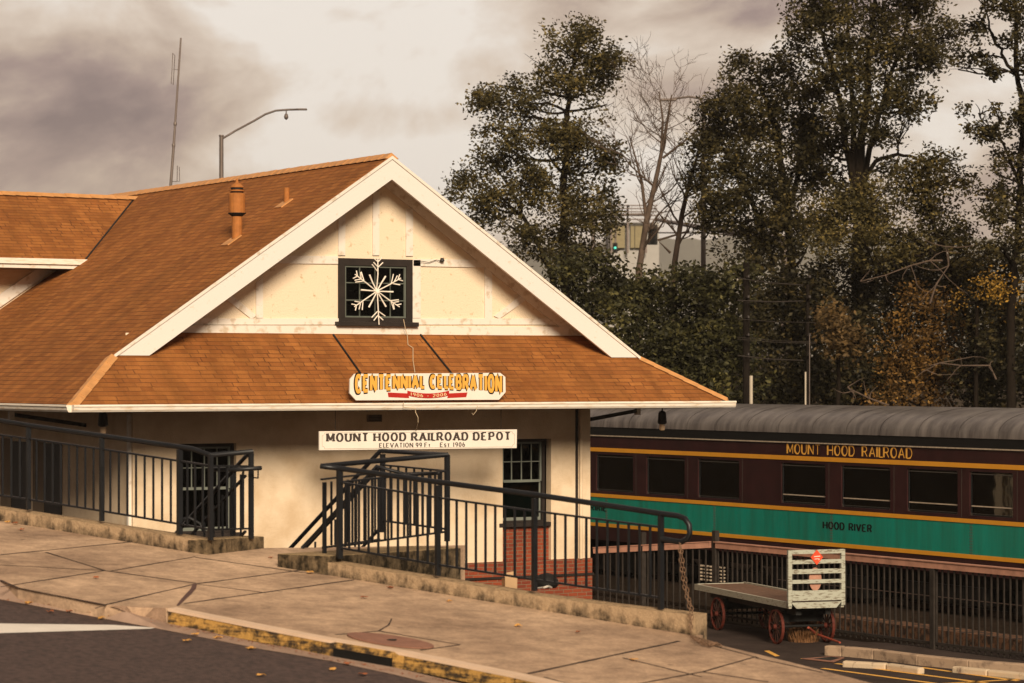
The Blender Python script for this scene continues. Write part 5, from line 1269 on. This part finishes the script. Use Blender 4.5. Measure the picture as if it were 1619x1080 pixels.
# ------------------------------------------------------------------ trees
def leaves_mesh(centers, norm_r, n_per, size, rs, flat=.8):
    """scatter leaf rhombs round clump centres; returns verts, faces"""
    C = np.repeat(np.asarray(centers), n_per, axis=0); n = len(C)
    off = np.clip(rs.normal(size=(n, 3)), -1.7, 1.7) * norm_r; off[:, 2] *= flat
    P = C + off
    a = rs.uniform(0, 2 * np.pi, n); el = rs.uniform(-1.1, .5, n)
    d = np.stack([np.cos(a) * np.cos(el), np.sin(a) * np.cos(el), np.sin(el)], 1)
    r = rs.normal(size=(n, 3)); s = np.cross(d, r); s /= np.linalg.norm(s, axis=1, keepdims=True) + 1e-9
    L = (size * rs.uniform(.6, 1.25, n))[:, None]
    v = np.stack([P - d * L * .5, P + s * L * .27 - d * L * .05, P + d * L * .5, P - s * L * .27 - d * L * .05], 1).reshape(-1, 3)
    f = np.arange(n * 4).reshape(-1, 4)
    return v, f
def np_mesh(name, v, f, m, parent):
    lo, hi = v.min(0), v.max(0); o = np.array([(lo[0] + hi[0]) / 2, (lo[1] + hi[1]) / 2, lo[2]])
    me = bpy.data.meshes.new(name); me.vertices.add(len(v)); me.vertices.foreach_set('co', (v - o).astype(np.float32).ravel())
    me.loops.add(f.size); me.loops.foreach_set('vertex_index', f.astype(np.int32).ravel())
    me.polygons.add(len(f)); me.polygons.foreach_set('loop_start', np.arange(0, f.size, 4, dtype=np.int32)); me.polygons.foreach_set('loop_total', np.full(len(f), 4, dtype=np.int32))
    me.materials.append(m); me.update(); me.validate()
    ob = bpy.data.objects.new(name, me); COL.objects.link(ob); place(ob, o, parent); return ob
def limb(q, a, b, r0, r1, rs, bend=.12, n=6):
    a, b = np.asarray(a), np.asarray(b); L = np.linalg.norm(b - a); off = rs.normal(size=3) * bend * L; pts = []
    for i in range(n + 1):
        t = i / n; pts.append(lerp(a, b, t) + off * math.sin(math.pi * t) * .6 + rs.normal(size=3) * .012 * L * (0 < i < n))
    q.tube(pts, list(np.linspace(r0, r1, n + 1)), 6, cap=False); return pts
def tree(name, label, trunks, blobs, Z, lm, leaf=.12, dens=1.0, bark='bark', seed=1, group=None, gap=.42, clump_r=.20, nper=44, depth=1.0, branches=True, gs=1.7, cat='tree', twigs=3):
    rs = np.random.default_rng(seed); px = FOC / Z
    t0 = trunks[0][0]; base = atZ(t0[0], t0[1], Z); root = empty(name, V(base[0], base[1], GZ), label, cat, group)
    q = MB(); allp = []
    for tr in trunks:
        pts = []; rad = []
        for (x, y, r) in tr: pts.append(atZ(x, y, Z)); rad.append(r / px)
        # resample with wobble
        P_, R_ = [], []
        for i in range(len(pts) - 1):
            for k in range(4):
                t = k / 4; P_.append(lerp(pts[i], pts[i + 1], t) + rs.normal(size=3) * .03 * (1 if (i + k) else 0)); R_.append(lerp(rad[i], rad[i + 1], t))
        P_.append(pts[-1]); R_.append(rad[-1]); q.tube(P_, R_, 9, cap=False); allp += [(p, r) for p, r in zip(P_, R_)]
    ap = np.array([p for p, r in allp]); ar = np.array([r for p, r in allp])
    cents = []
    for (bx_, by_, rx, ry) in blobs:
        c = atZ(bx_, by_, Z) + FW * (rs.uniform(-1, 1) * depth * .9 - .45); a, b = rx / px, ry / px; dd = (a + b) / 2 * depth
        if branches:
            cand = np.linalg.norm(ap - c, axis=1) + np.maximum(0, ap[:, 2] - c[2] + .2 * a) * 3
            i = int(np.argmin(cand)); st = ap[i]; r0 = min(ar[i] * .6, .05 + a * .02)
            pts = limb(q, st, c, r0, .018, rs, .14)
            for k in range(twigs):
                e = c + (RT * rs.normal() * a * .6 + UP * abs(rs.normal()) * b * .6 + FW * rs.normal() * dd * .5)
                limb(q, pts[int(rs.integers(2, 6))], e, .02, .006, rs, .12, 4)
        vol = a * b * math.pi; n = int(vol * 21 * dens) + 4
        for _ in range(n):
            while True:
                u = rs.uniform(-1, 1, 3)
                if u @ u < 1: break
            rr = np.linalg.norm(u); u = u / (rr + 1e-6) * rr ** .75
            p = c + RT * u[0] * a * 1.08 + FW * u[1] * dd + UP * u[2] * b * 1.08
            if noise.noise(Vector(p) * gs) * .5 + .5 < gap: continue
            cents.append(p)
    q.build('trunk', M[bark], root, smooth=True)
    if cents:
        v, f = leaves_mesh(cents, clump_r, nper, leaf, rs); np_mesh('crown', v, f, M[lm], root)
    return root
TG = 'trees beyond the coach'
tree('broadleaf_tree', 'tall narrow olive-leaved tree right behind the depot gable, its crown in stacked lobes',
     [[(893, 831, 9), (893, 430, 7.5), (891, 380, 7), (894, 300, 6), (896, 200, 4.5), (905, 110, 3), (912, 55, 1.5)], [(890, 520, 6), (868, 420, 4.5), (848, 380, 4), (825, 340, 3)]],
     [(905, 62, 38, 26), (940, 78, 30, 34), (880, 80, 28, 26), (905, 110, 55, 36), (955, 120, 26, 32), (875, 130, 32, 26), (925, 145, 46, 24), (960, 165, 18, 16), (978, 101, 9, 7),
      (795, 140, 30, 20), (770, 165, 26, 28), (800, 180, 46, 32), (770, 205, 20, 16), (835, 165, 30, 24), (845, 200, 44, 30), (880, 210, 40, 40), (915, 225, 34, 34), (800, 228, 34, 20), (865, 245, 60, 36), (935, 260, 36, 34),
      (962, 262, 20, 36), (775, 255, 24, 20), (830, 280, 60, 30), (740, 280, 26, 22), (725, 300, 20, 18), (765, 305, 50, 28), (820, 320, 62, 32), (880, 310, 58, 40), (940, 310, 44, 34), (968, 310, 18, 34), (800, 355, 55, 28), (860, 365, 46, 30), (925, 350, 34, 30), (955, 345, 26, 22), (845, 400, 40, 26), (925, 390, 26, 22), (905, 410, 30, 20)],
     85, 'lf_olive', .13, 1.25, seed=3, group=TG, gap=.48)
tree('broadleaf_tree', 'dark dense left part of the big tree group behind the coach, with low wide crown',
     [[(1262, 831, 9), (1258, 640, 8), (1252, 420, 7), (1243, 300, 6), (1228, 200, 5), (1200, 130, 3)], [(1250, 330, 5), (1270, 240, 4), (1290, 160, 3)], [(1225, 420, 5), (1190, 320, 4), (1150, 240, 3)]],
     [(1170, 95, 14, 18), (1178, 125, 32, 26), (1215, 110, 20, 26), (1240, 130, 30, 28), (1150, 160, 36, 26), (1200, 165, 50, 32), (1260, 170, 44, 34), (1125, 185, 24, 24), (1165, 205, 55, 34), (1230, 215, 55, 38), (1290, 215, 34, 34), (1118, 215, 18, 16),
      (1105, 240, 14, 22), (1140, 250, 38, 34), (1190, 265, 50, 40), (1250, 275, 50, 42), (1300, 280, 30, 40), (1105, 300, 16, 20), (1140, 305, 40, 36), (1200, 320, 50, 40), (1260, 330, 50, 40), (1120, 340, 22, 26), (1160, 355, 46, 32), (1215, 375, 50, 38), (1275, 390, 45, 40), (1170, 400, 40, 30), (1100, 270, 10, 14)],
     80, 'lf_dark', .13, 1.65, seed=5, group=TG, gap=.48)
tree('broadleaf_tree', 'tallest dark tree with a thick straight trunk, its crown leaving the top of the view',
     [[(1357, 831, 15), (1357, 640, 14), (1358, 420, 12), (1358, 300, 10), (1362, 220, 7), (1372, 120, 5), (1385, 0, 3), (1388, -60, 2)], [(1356, 330, 8), (1342, 250, 6), (1325, 150, 4), (1300, 50, 3)], [(1359, 320, 6), (1350, 230, 5), (1345, 120, 3.5), (1340, 30, 2)], [(1366, 290, 5), (1390, 180, 4), (1420, 90, 3), (1440, 20, 2)], [(1362, 300, 4), (1380, 262, 3.5), (1410, 244, 3), (1450, 250, 2)]],
     [(1290, -30, 50, 30), (1360, -50, 70, 40), (1430, -30, 50, 36), (1280, 12, 34, 24), (1330, 5, 50, 36), (1400, 0, 55, 40), (1465, 15, 40, 30), (1265, 45, 26, 22), (1310, 55, 50, 36), (1375, 60, 55, 40), (1435, 60, 46, 36), (1490, 50, 24, 24), (1270, 85, 36, 26), (1330, 105, 50, 36), (1395, 110, 48, 36), (1450, 105, 34, 28), (1290, 130, 40, 28), (1350, 160, 50, 36), (1405, 160, 34, 30),
      (1455, 160, 22, 14), (1432, 190, 24, 16), (1415, 215, 22, 16), (1330, 200, 36, 28), (1390, 205, 24, 26), (1310, 235, 26, 26), (1395, 262, 16, 14), (1425, 150, 30, 20), (1480, 90, 26, 18), (1510, 60, 16, 20)],
     78, 'lf_dark', .13, 1.6, seed=8, group=TG, gap=.48)
tree('broadleaf_tree', 'lighter olive small-leaved tree in front of the thick trunk, with a leaning forked stem',
     [[(1560, 831, 8), (1545, 560, 7), (1520, 470, 6), (1490, 400, 5), (1470, 330, 3), (1465, 260, 2)], [(1500, 420, 4), (1450, 380, 3), (1400, 360, 2), (1340, 350, 1.5)], [(1490, 400, 3), (1420, 405, 2), (1380, 420, 1.4)]],
     [(1330, 305, 36, 20), (1380, 310, 40, 24), (1300, 335, 34, 22), (1350, 345, 50, 28), (1400, 350, 44, 30), (1440, 300, 30, 26), (1445, 335, 36, 26), (1480, 290, 30, 26), (1490, 330, 32, 26), (1470, 255, 24, 18), (1500, 255, 24, 18), (1510, 290, 18, 20), (1440, 270, 20, 14), (1330, 385, 50, 24), (1390, 395, 50, 26), (1450, 380, 44, 26), (1500, 370, 30, 24), (1520, 400, 34, 22), (1300, 370, 30, 20)],
     74, 'lf_olive', .12, 1.9, seed=13, group=TG, gap=.45, twigs=5)
tree('broadleaf_tree', 'thin airy tree at the right edge with bare twisting limbs and scattered leaf tufts',
     [[(1600, 831, 9), (1598, 560, 7), (1604, 420, 6), (1612, 300, 5), (1617, 190, 4.5), (1608, 110, 4), (1606, 20, 3), (1600, -60, 2)], [(1607, 120, 3), (1585, 85, 2.5), (1568, 52, 2), (1560, 20, 1.2)], [(1612, 290, 3), (1590, 230, 2), (1560, 200, 1.5)], [(1610, 330, 3), (1640, 240, 3), (1660, 150, 2)]],
     [(1540, -5, 30, 20), (1575, 15, 30, 20), (1615, 10, 30, 30), (1530, 40, 24, 16), (1560, 60, 22, 14), (1595, 70, 24, 18), (1545, 90, 20, 10), (1515, 110, 14, 9), (1615, 90, 16, 20), (1560, 115, 16, 9), (1545, 180, 26, 14), (1535, 205, 20, 14), (1575, 190, 26, 16), (1560, 215, 28, 14), (1610, 170, 14, 16), (1608, 205, 20, 20), (1585, 250, 26, 16), (1612, 265, 18, 22), (1560, 280, 20, 14), (1580, 310, 30, 22), (1612, 320, 20, 24), (1560, 345, 26, 22), (1600, 355, 30, 24), (1575, 390, 34, 26), (1610, 400, 26, 26), (1650, 100, 40, 60), (1650, 260, 40, 60)],
     72, 'lf_dark', .125, 1.15, seed=21, group=TG, gap=.46, clump_r=.13, twigs=4)
# bare tree
def bare(label, stems, Z, seed):
    rs = np.random.default_rng(seed); px = FOC / Z; base = atZ(stems[0][0][0], stems[0][0][1], Z); root = empty('bare_tree', V(base[0], base[1], GZ), label, 'tree', TG); q = MB(); tw = MB()
    def grow(p, d, L, r, lev):
        pts = [p]; dd = d / np.linalg.norm(d); n = 4
        for i in range(n):
            dd = dd + rs.normal(size=3) * .16 + UP * .06; dd = dd / np.linalg.norm(dd); pts.append(pts[-1] + dd * L / n)
        (q if lev < 2 else tw).tube(pts, list(np.linspace(r, r * .45, n + 1)), 5, cap=False)
        if lev < 4:
            for k in range(3 if lev < 3 else 2):
                i = int(rs.integers(1, n + 1)); nd_ = dd + rs.normal(size=3) * .65; nd_[2] = abs(nd_[2]) * .8 + .1
                grow(pts[i], nd_, L * rs.uniform(.5, .75), max(r * .5, .006), lev + 1)
    for st in stems:
        pts = [atZ(x, y, Z) for x, y, r in st]; rad = [r * .72 / px for x, y, r in st]; q.tube(pts, rad, 8, cap=False)
        for i in range(1, len(pts)):
            if st[i][1] > 350: continue
            for k in range(3):
                sd = RT * rs.choice([-1, 1]) * rs.uniform(.5, 1) + UP * rs.uniform(.5, 1.1) + FW * rs.normal() * .4
                grow(lerp(pts[i - 1], pts[i], rs.uniform(.3, 1)), sd, rs.uniform(.8, 1.5), rad[i] * .5, 1)
    q.build('trunk', M['deadbark'], root, smooth=True); tw.build('twigs', M['deadbark'], root)
bare('pale leafless forked tree in front of the far traffic signals', [[(1008, 831, 8), (1010, 430, 7.5), (1022, 350, 6.5), (1040, 270, 5), (1052, 210, 3.5), (1062, 150, 1.5)], [(1022, 350, 4), (1015, 290, 3.5), (1005, 250, 2), (995, 215, 1.2)], [(1048, 250, 3), (1080, 225, 2), (1105, 205, 1.2)], [(1045, 240, 3), (1048, 190, 2.4), (1042, 145, 1.2)]], 82, 4)
bare('second pale leafless tree leaning right into the dark crown', [[(1055, 831, 7), (1066, 420, 6.5), (1078, 340, 5.5), (1092, 280, 4), (1108, 230, 3), (1125, 180, 2)], [(1060, 400, 3), (1040, 380, 3), (1090, 365, 2)], [(1078, 345, 2), (1100, 330, 1.6), (1115, 300, 1)]], 82, 9)
q = MB(); P_ = [atZ(x, y, 88) for x, y in [(1112, 300), (1112, 170), (1108, 156), (1090, 153), (1066, 156), (1062, 158)]]
sl = empty('street_lamp', V(P_[0][0], P_[0][1], GZ), 'curved street lamp arm reaching out of the dark crown above the bare tree', 'street lamp', 'street lamps behind the depot')
q.tube([V(P_[0][0], P_[0][1], GZ)] + P_, [.09, .08, .05, .04, .035, .035, .03], 8, cap=False); q.build('pole', M['galv'], sl)
q = MB(); q.obox(P_[-1] - RT * .1, RT * .25, FW * .1, UP * .04); q.build('lamp_head', M['galv'], sl, bevel=.02)

# understorey shrubs
SG = 'understorey shrubs beyond the coach'
def shrub(label, blobs, Z, lm, seed, leaf=.15, dens=1.1, gap=.40, name='shrub'):
    c = blobs[0]; return tree(name, label, [[(c[0], 780, 5), (c[0], c[1] + 30, 3)]], blobs, Z, lm, leaf, dens, seed=seed, group=SG, gap=gap, clump_r=.23, nper=46, cat='shrub', twigs=1)
shrub('rounded green shrub just right of the roof slope, below the tall narrow tree', [(905, 440, 30, 22), (890, 425, 22, 18), (940, 470, 44, 34), (965, 440, 34, 24), (960, 510, 46, 36), (1000, 560, 50, 40), (935, 420, 26, 16)], 70, 'lf_shrub', 31)
shrub('broad green shrub below the bare trees', [(1030, 462, 44, 24), (1000, 480, 36, 26), (1060, 455, 34, 18), (1035, 510, 60, 36), (1040, 560, 60, 44), (1080, 600, 60, 40), (985, 462, 20, 18)], 71, 'lf_shrub', 32)
shrub('tall green shrub left of the dark utility pole', [(1110, 455, 34, 26), (1100, 500, 56, 40), (1140, 480, 34, 40), (1110, 560, 60, 44), (1150, 540, 40, 50), (1140, 610, 60, 40), (1085, 440, 26, 18), (1160, 450, 22, 24)], 70.5, 'lf_shrub', 33)
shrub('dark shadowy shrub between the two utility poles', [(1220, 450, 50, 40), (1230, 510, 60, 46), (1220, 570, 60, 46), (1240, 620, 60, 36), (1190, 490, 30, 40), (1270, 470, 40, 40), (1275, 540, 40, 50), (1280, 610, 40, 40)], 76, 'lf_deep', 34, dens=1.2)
shrub('tan-leaved shrub right of the second utility pole', [(1325, 520, 24, 26), (1315, 500, 16, 14), (1335, 550, 22, 26)], 73, 'lf_tan', 35, leaf=.15)
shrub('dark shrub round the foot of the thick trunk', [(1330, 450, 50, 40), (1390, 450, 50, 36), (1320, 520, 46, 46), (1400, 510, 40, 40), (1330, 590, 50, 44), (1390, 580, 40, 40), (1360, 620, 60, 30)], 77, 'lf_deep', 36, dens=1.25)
shrub('orange ivy-covered autumn shrub right of the thick trunk', [(1470, 490, 30, 24), (1440, 530, 46, 36), (1490, 540, 40, 40), (1430, 590, 46, 40), (1480, 600, 50, 40), (1400, 620, 40, 26), (1520, 570, 24, 30), (1450, 630, 70, 20), (1455, 470, 20, 16)], 75, 'lf_orange', 37, leaf=.12, gap=.44, dens=.8)
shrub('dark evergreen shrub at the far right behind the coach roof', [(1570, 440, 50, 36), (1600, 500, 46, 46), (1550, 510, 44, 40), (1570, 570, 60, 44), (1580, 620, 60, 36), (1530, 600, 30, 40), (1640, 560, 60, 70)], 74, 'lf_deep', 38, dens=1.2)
shrub('dark tangled shrub behind the leaning stem', [(1430, 430, 50, 34), (1480, 430, 40, 34), (1530, 440, 40, 34), (1440, 480, 50, 30), (1510, 490, 40, 36), (1480, 560, 80, 60)], 79, 'lf_deep', 39, dens=1.0, gap=.36)
shrub('bright yellow leaved shrub glowing at the right between dark crowns', [(1545, 448, 18, 10), (1570, 462, 22, 10), (1598, 466, 16, 9), (1518, 478, 10, 14), (1600, 495, 14, 8)], 72.5, 'lf_yellow', 40, leaf=.10, gap=.46, dens=.5)
# fallen pale branches
def branchy(label, pts, Z, seed):
    rs = np.random.default_rng(seed); q = MB(); P_ = [atZ(x, y, Z) for x, y in pts]; q.tube(P_, list(np.linspace(.028, .010, len(P_))), 6, cap=False)
    for i in range(1, len(P_)):
        for k in range(2): limb(q, P_[i], P_[i] + (RT * rs.normal() + UP * rs.normal() * .7 + FW * rs.normal() * .2) * .5, .015, .005, rs, .15, 4)
    tag(q.build('dead_branch', M['deadbark']), label, 'branch', 'dead branches behind the coach')
branchy('pale dead branch resting just above the coach roof left of the orange shrub', [(1405, 641), (1375, 630), (1350, 618), (1340, 612)], 70, 1)
branchy('long pale dead branch hanging in front of the orange shrub', [(1575, 600), (1565, 578), (1520, 578), (1485, 574), (1465, 585)], 71, 2)
branchy('pale arching dead branch over the dark shrubs below the olive tree', [(1490, 412), (1470, 412), (1440, 420), (1400, 435), (1360, 445)], 71, 3)
branchy('pale upright dead limb at the leaning stem', [(1470, 480), (1480, 450), (1500, 420), (1495, 390)], 71, 5)

# bank and hills
bk = MB(); xs = np.linspace(-60, 200, 40)
def P_bank(u, Z, z): return FW * Z + RT * u + UP * z
us = np.linspace(-10, 60, 36)
rows = [(79, GZ), (84, -2.6), (90, -.6), (100, .6), (125, .9), (150, .4)]
vs = [P_bank(u, Z + .8 * noise.noise(Vector((u * .3, Z, 0))), z + .5 * noise.noise(Vector((u * .2, Z * .3, 3)))) for Z, z in rows for u in us]
bk.add(vs, [(j * 36 + i, j * 36 + i + 1, (j + 1) * 36 + i + 1, (j + 1) * 36 + i) for j in range(len(rows) - 1) for i in range(35)])
tag(bk.build('earth_bank', M['bank'], smooth=True), kind='structure')
def hill(name, Z, pts, m):
    q = MB(); n = len(pts); top = [atZ(x, y, Z) for x, y in pts]; F0 = [V(p[0], p[1], GZ) - FW * Z * .15 * V(1, 1, 0) for p in top]; B0 = [V(p[0], p[1], GZ) + FW * Z * .3 for p in top]
    q.add(top + F0 + B0, [(i, i + 1, n + i + 1, n + i) for i in range(n - 1)] + [(i + 1, i, 2 * n + i, 2 * n + i + 1) for i in range(n - 1)]); tag(q.build(name, m), kind='structure')
pts = [(x, 395 - 22 * math.sin((x - 700) / 420) - 7 * noise.noise(Vector((x * .03, 0, 0))) - 3 * noise.noise(Vector((x * .15, 5, 0)))) for x in range(-600, 2400, 14)]
hill('hills', 3000, pts, M['hill'])

# ------------------------------------------------------------------ utility poles and wires beyond the coach
def upole(label, x, ytop, Z, r, pale_from=None):
    b = atZ(x, 640, Z); t = atZ(x, ytop, Z); root = empty('utility_pole', V(b[0], b[1], GZ), label, 'pole', 'utility poles beyond the coach')
    q = MB(); q.tube([V(b[0], b[1], GZ), t], [r * 1.1, r * .85], 10); q.build('pole', M['pole'], root)
    for yy in (440, 472, 504, 532, 563):
        q = MB(); p = atZ(x + 3, yy, Z * .997); q.lathe(p, [(.03, 0), (.05, .02), (.03, .08)], 8); q.build('insulator', M['dframe'], root)
    return root
upole('thick dark utility pole rising behind the right end of the depot eave', 1180, 415, 69, .10)
upole('thinner brown utility pole right of the thick dark one', 1277, 450, 69.5, .055)
def simple_post(label, x, y0, Z, r, m):
    b = atZ(x, 640, Z); t = atZ(x, y0, Z); q = MB(); q.tube([V(b[0], b[1], GZ), t], r, 8); ob = q.build('marker_post', M[m]); tag(ob, label, 'post', 'slim posts behind the coach'); 
simple_post('pale grey post in front of the thick dark utility pole', 1187.5, 594, 67.5, .043, 'pale')
simple_post('pale slim post beside the thinner utility pole', 1273.5, 588, 67.5, .022, 'pale')
simple_post('very thin metal rod right of the thinner utility pole', 1280, 530, 67.5, .011, 'galv')
for i, (ya, yb) in enumerate([(441, 451), (475, 476), (505, 510), (534, 541), (563, 570), (537, 543)]):
    q = MB(); a, b = atZ(1166, ya - (yb - ya) * .12, 68.6), atZ(1290 if i in (2, 3, 5) else 1270, yb, 69.2)
    q.tube([a, lerp(a, b, .5) - UP * .03, b], .016 if i in (0, 1, 4) else .009, 5); w = q.build('overhead_wire', M['wirebrown'] if 'wirebrown' in M else M['iron'])
    tag(w, 'brown overhead wire slung between the two utility poles, %s' % ['topmost', 'second from the top', 'third from the top', 'fourth from the top', 'lowest', 'fifth from the top'][i], 'wire', 'wires between the utility poles')
q = MB(); q.obox(atZ(1162, 449, 95), RT * .14, FW * .015, UP * .18); bs = q.build('blue_sign', M['blue']); tag(bs, 'tiny blue and white roadside sign seen through the gap left of the thick pole', 'sign')
q = MB(); q.obox(atZ(1162, 441, 94.9), RT * .14, FW * .01, UP * .05); q.obox(atZ(1162, 453, 94.9), RT * .03, FW * .01, UP * .10); q.build('white_mark', M['trim'], bs)
q = MB(); q.tube([atZ(1162, 455, 95.1), atZ(1162, 600, 95.1)], .03, 6); q.build('sign_post', M['galv'], bs)

# ------------------------------------------------------------------ far signals and building
Zb = 190
fb = empty('far_building', atZ(1000, 420, Zb) * V(1, 1, 0) + V(0, 0, GZ), 'pale distant building with railed flat roof seen behind the bare tree', 'building')
def fbox(q, x0, x1, y0, y1, dz0=0, dz1=6):
    a = atZ(x0, y1, Zb + dz0); b = atZ(x1, y1, Zb + dz0); c = atZ(x1, y0, Zb + dz0); d = atZ(x0, y0, Zb + dz0); q.prism([a, b, c, d], FW * (dz1 - dz0))
q = MB(); fbox(q, 962, 1042, 352, 560); q.build('wall', M['bld'], fb)
for (a, b) in ((966, 988), (997, 1003), (1004, 1022)):
    q = MB(); fbox(q, a, b, 357, 392, -.3, -.05); q.build('panel', M['bldw'], fb)
q = MB()
for yy in (324, 329, 334, 340, 346): fbox(q, 955, 1039, yy, yy + 1.4, -1, -.7)
q.build('roof_railing', M['galv'], fb)
q = MB()
for xx in (965, 991, 1020): fbox(q, xx, xx + 3, 324, 400, -.7, -.4)
q.build('columns', M['galv'], fb)
def signal(label, x, y0, y1, Z, lit=None):
    p = atZ(x, (y0 + y1) / 2, Z); h = (y1 - y0) / FOC * Z; root = empty('traffic_signal', p - UP * h / 2, label, 'traffic light', 'traffic signals on the mast arms')
    q = MB(); q.obox(p, RT * h * .24, FW * .12, UP * h / 2); q.build('housing', M['dark'], root, bevel=.02)
    for k in range(3):
        c = p + UP * h * (.3 - .3 * k) - FW * .14; q = MB(); q.lathe(c, [(h * .11, 0), (h * .13, -.05)], 12, axis=FW); q.build('lens', M['siggreen'] if (lit == k) else M['ink'], root)
    return root
gm_ = bpy.data.materials.new('lit_green_signal'); gm_.use_nodes = True; pb = gm_.node_tree.nodes['Principled BSDF']; pb.inputs['Base Color'].default_value = (.02, .4, .3, 1); pb.inputs['Emission Color'].default_value = (.1, .9, .7, 1); pb.inputs['Emission Strength'].default_value = .5
M['siggreen'] = gm_
signal('small traffic signal with green light lit, left of the bare tree', 972.5, 384, 400, 175, 1)
signal('tall dark traffic signal seen side on, right behind the bare trunk', 1032, 356, 387, 140)
q = MB(); q.tube([atZ(1037, 347, 139), atZ(1115, 361, 130), atZ(1240, 378, 118)], [.08, .12, .16], 8); q.tube([atZ(1240, 378, 118), atZ(1240, 640, 118)], .16, 8); ma = q.build('signal_mast', M['galv']); tag(ma, 'grey mast arm slanting into the dark crown above the tall traffic signal', 'mast')
q = MB(); q.tube([atZ(1040, 368, 139), atZ(1118, 368.5, 130), atZ(1240, 380, 120)], .04, 6); tag(q.build('signal_cable', M['galv']), 'thin level cable below the mast arm', 'cable')
q = MB(); q.tube([atZ(974, 340, 176), atZ(973, 384, 176)], .06, 6); q.tube([atZ(940, 341, 176), atZ(1020, 339, 176)], .1, 6); q.tube([atZ(938, 341, 176), atZ(938, 640, 176)], .14, 6); tag(q.build('signal_mast', M['galv']), 'far thin mast carrying the small green-lit signal', 'mast')

# ------------------------------------------------------------------ lamp post and antenna behind the ridge
Zl_ = 84
b = atZ(350, 300, Zl_); sl = empty('street_lamp', V(b[0], b[1], GZ), 'grey street lamp with long raised arm behind the depot ridge', 'street lamp', 'street lamps behind the depot')
q = MB(); q.tube([V(b[0], b[1], GZ), atZ(350, 215, Zl_)], [.10, .065], 10); q.lathe(atZ(350, 215, Zl_), [(.07, -.02), (.08, 0), (.075, .03)], 10); q.build('pole', M['galv'], sl)
q = MB(); q.tube([atZ(x, y, Zl_) for x, y in [(352, 219), (372, 207), (400, 192), (420, 180.5), (436, 175), (455, 173.5), (475, 173)]], .032, 8); q.build('arm', M['galv'], sl, smooth=True)
q = MB(); p = atZ(478, 173, Zl_); q.obox(p, RT * .15, FW * .07, UP * .028); q.build('lamp_head', M['galv'], sl, bevel=.02)
q = MB(); p = atZ(452.5, 181, Zl_); q.lathe(p - UP * .17, [(.01, 0), (.06, .05), (.07, .1), (.05, .17), (.02, .2), (.02, .33)], 12); q.build('camera_dome', M['galv'], sl, smooth=True)
am = empty('antenna_mast', V(*(atZ(270, 300, 86)[:2]), GZ), 'slim leaning radio antenna mast behind the depot ridge, left of the street lamp', 'antenna')
q = MB(); q.tube([atZ(264, 560, 86), atZ(270, 292, 86), atZ(274.5, 232, 86), atZ(277, 195, 86), atZ(286, 60, 86)], [.06, .05, .045, .036, .028], 8)
for x, y in ((274.5, 230), (277, 196)): q.lathe(atZ(x, y, 86), [(.055, -.05), (.06, 0), (.055, .05)], 8)
q.build('mast', M['mastm'] if 'mastm' in M else M['galv'], am)
q = MB(); q.tube([atZ(x, y, 86) for x, y in [(272, 110), (270.5, 132), (274, 134), (276.5, 88), (273, 84), (272, 110), (283, 110)]], .012, 5); q.build('dipole', M['galv'], am)
q = MB(); q.tube([atZ(x, y, 86) for x, y in [(271, 287), (284, 287), (283.5, 264)]], .012, 5); q.tube([atZ(280, 287, 86), atZ(280.5, 262, 86)], .012, 5); q.build('dipole', M['galv'], am)

# ------------------------------------------------------------------ the air
hz = MB(); hz.box(-5200, 6800, -430, 6500, GZ - 1.2, 175)
hm = bpy.data.materials.new('haze_air'); hm.use_nodes = True; nt = hm.node_tree
for n_ in list(nt.nodes): nt.nodes.remove(n_)
ho = nt.nodes.new('ShaderNodeOutputMaterial'); pv = nt.nodes.new('ShaderNodeVolumePrincipled')
pv.inputs['Color'].default_value = (.88, .82, .76, 1); pv.inputs['Density'].default_value = .00016
nt.links.new(pv.outputs[0], ho.inputs['Volume'])
tag(hz.build('haze', hm), kind='stuff')
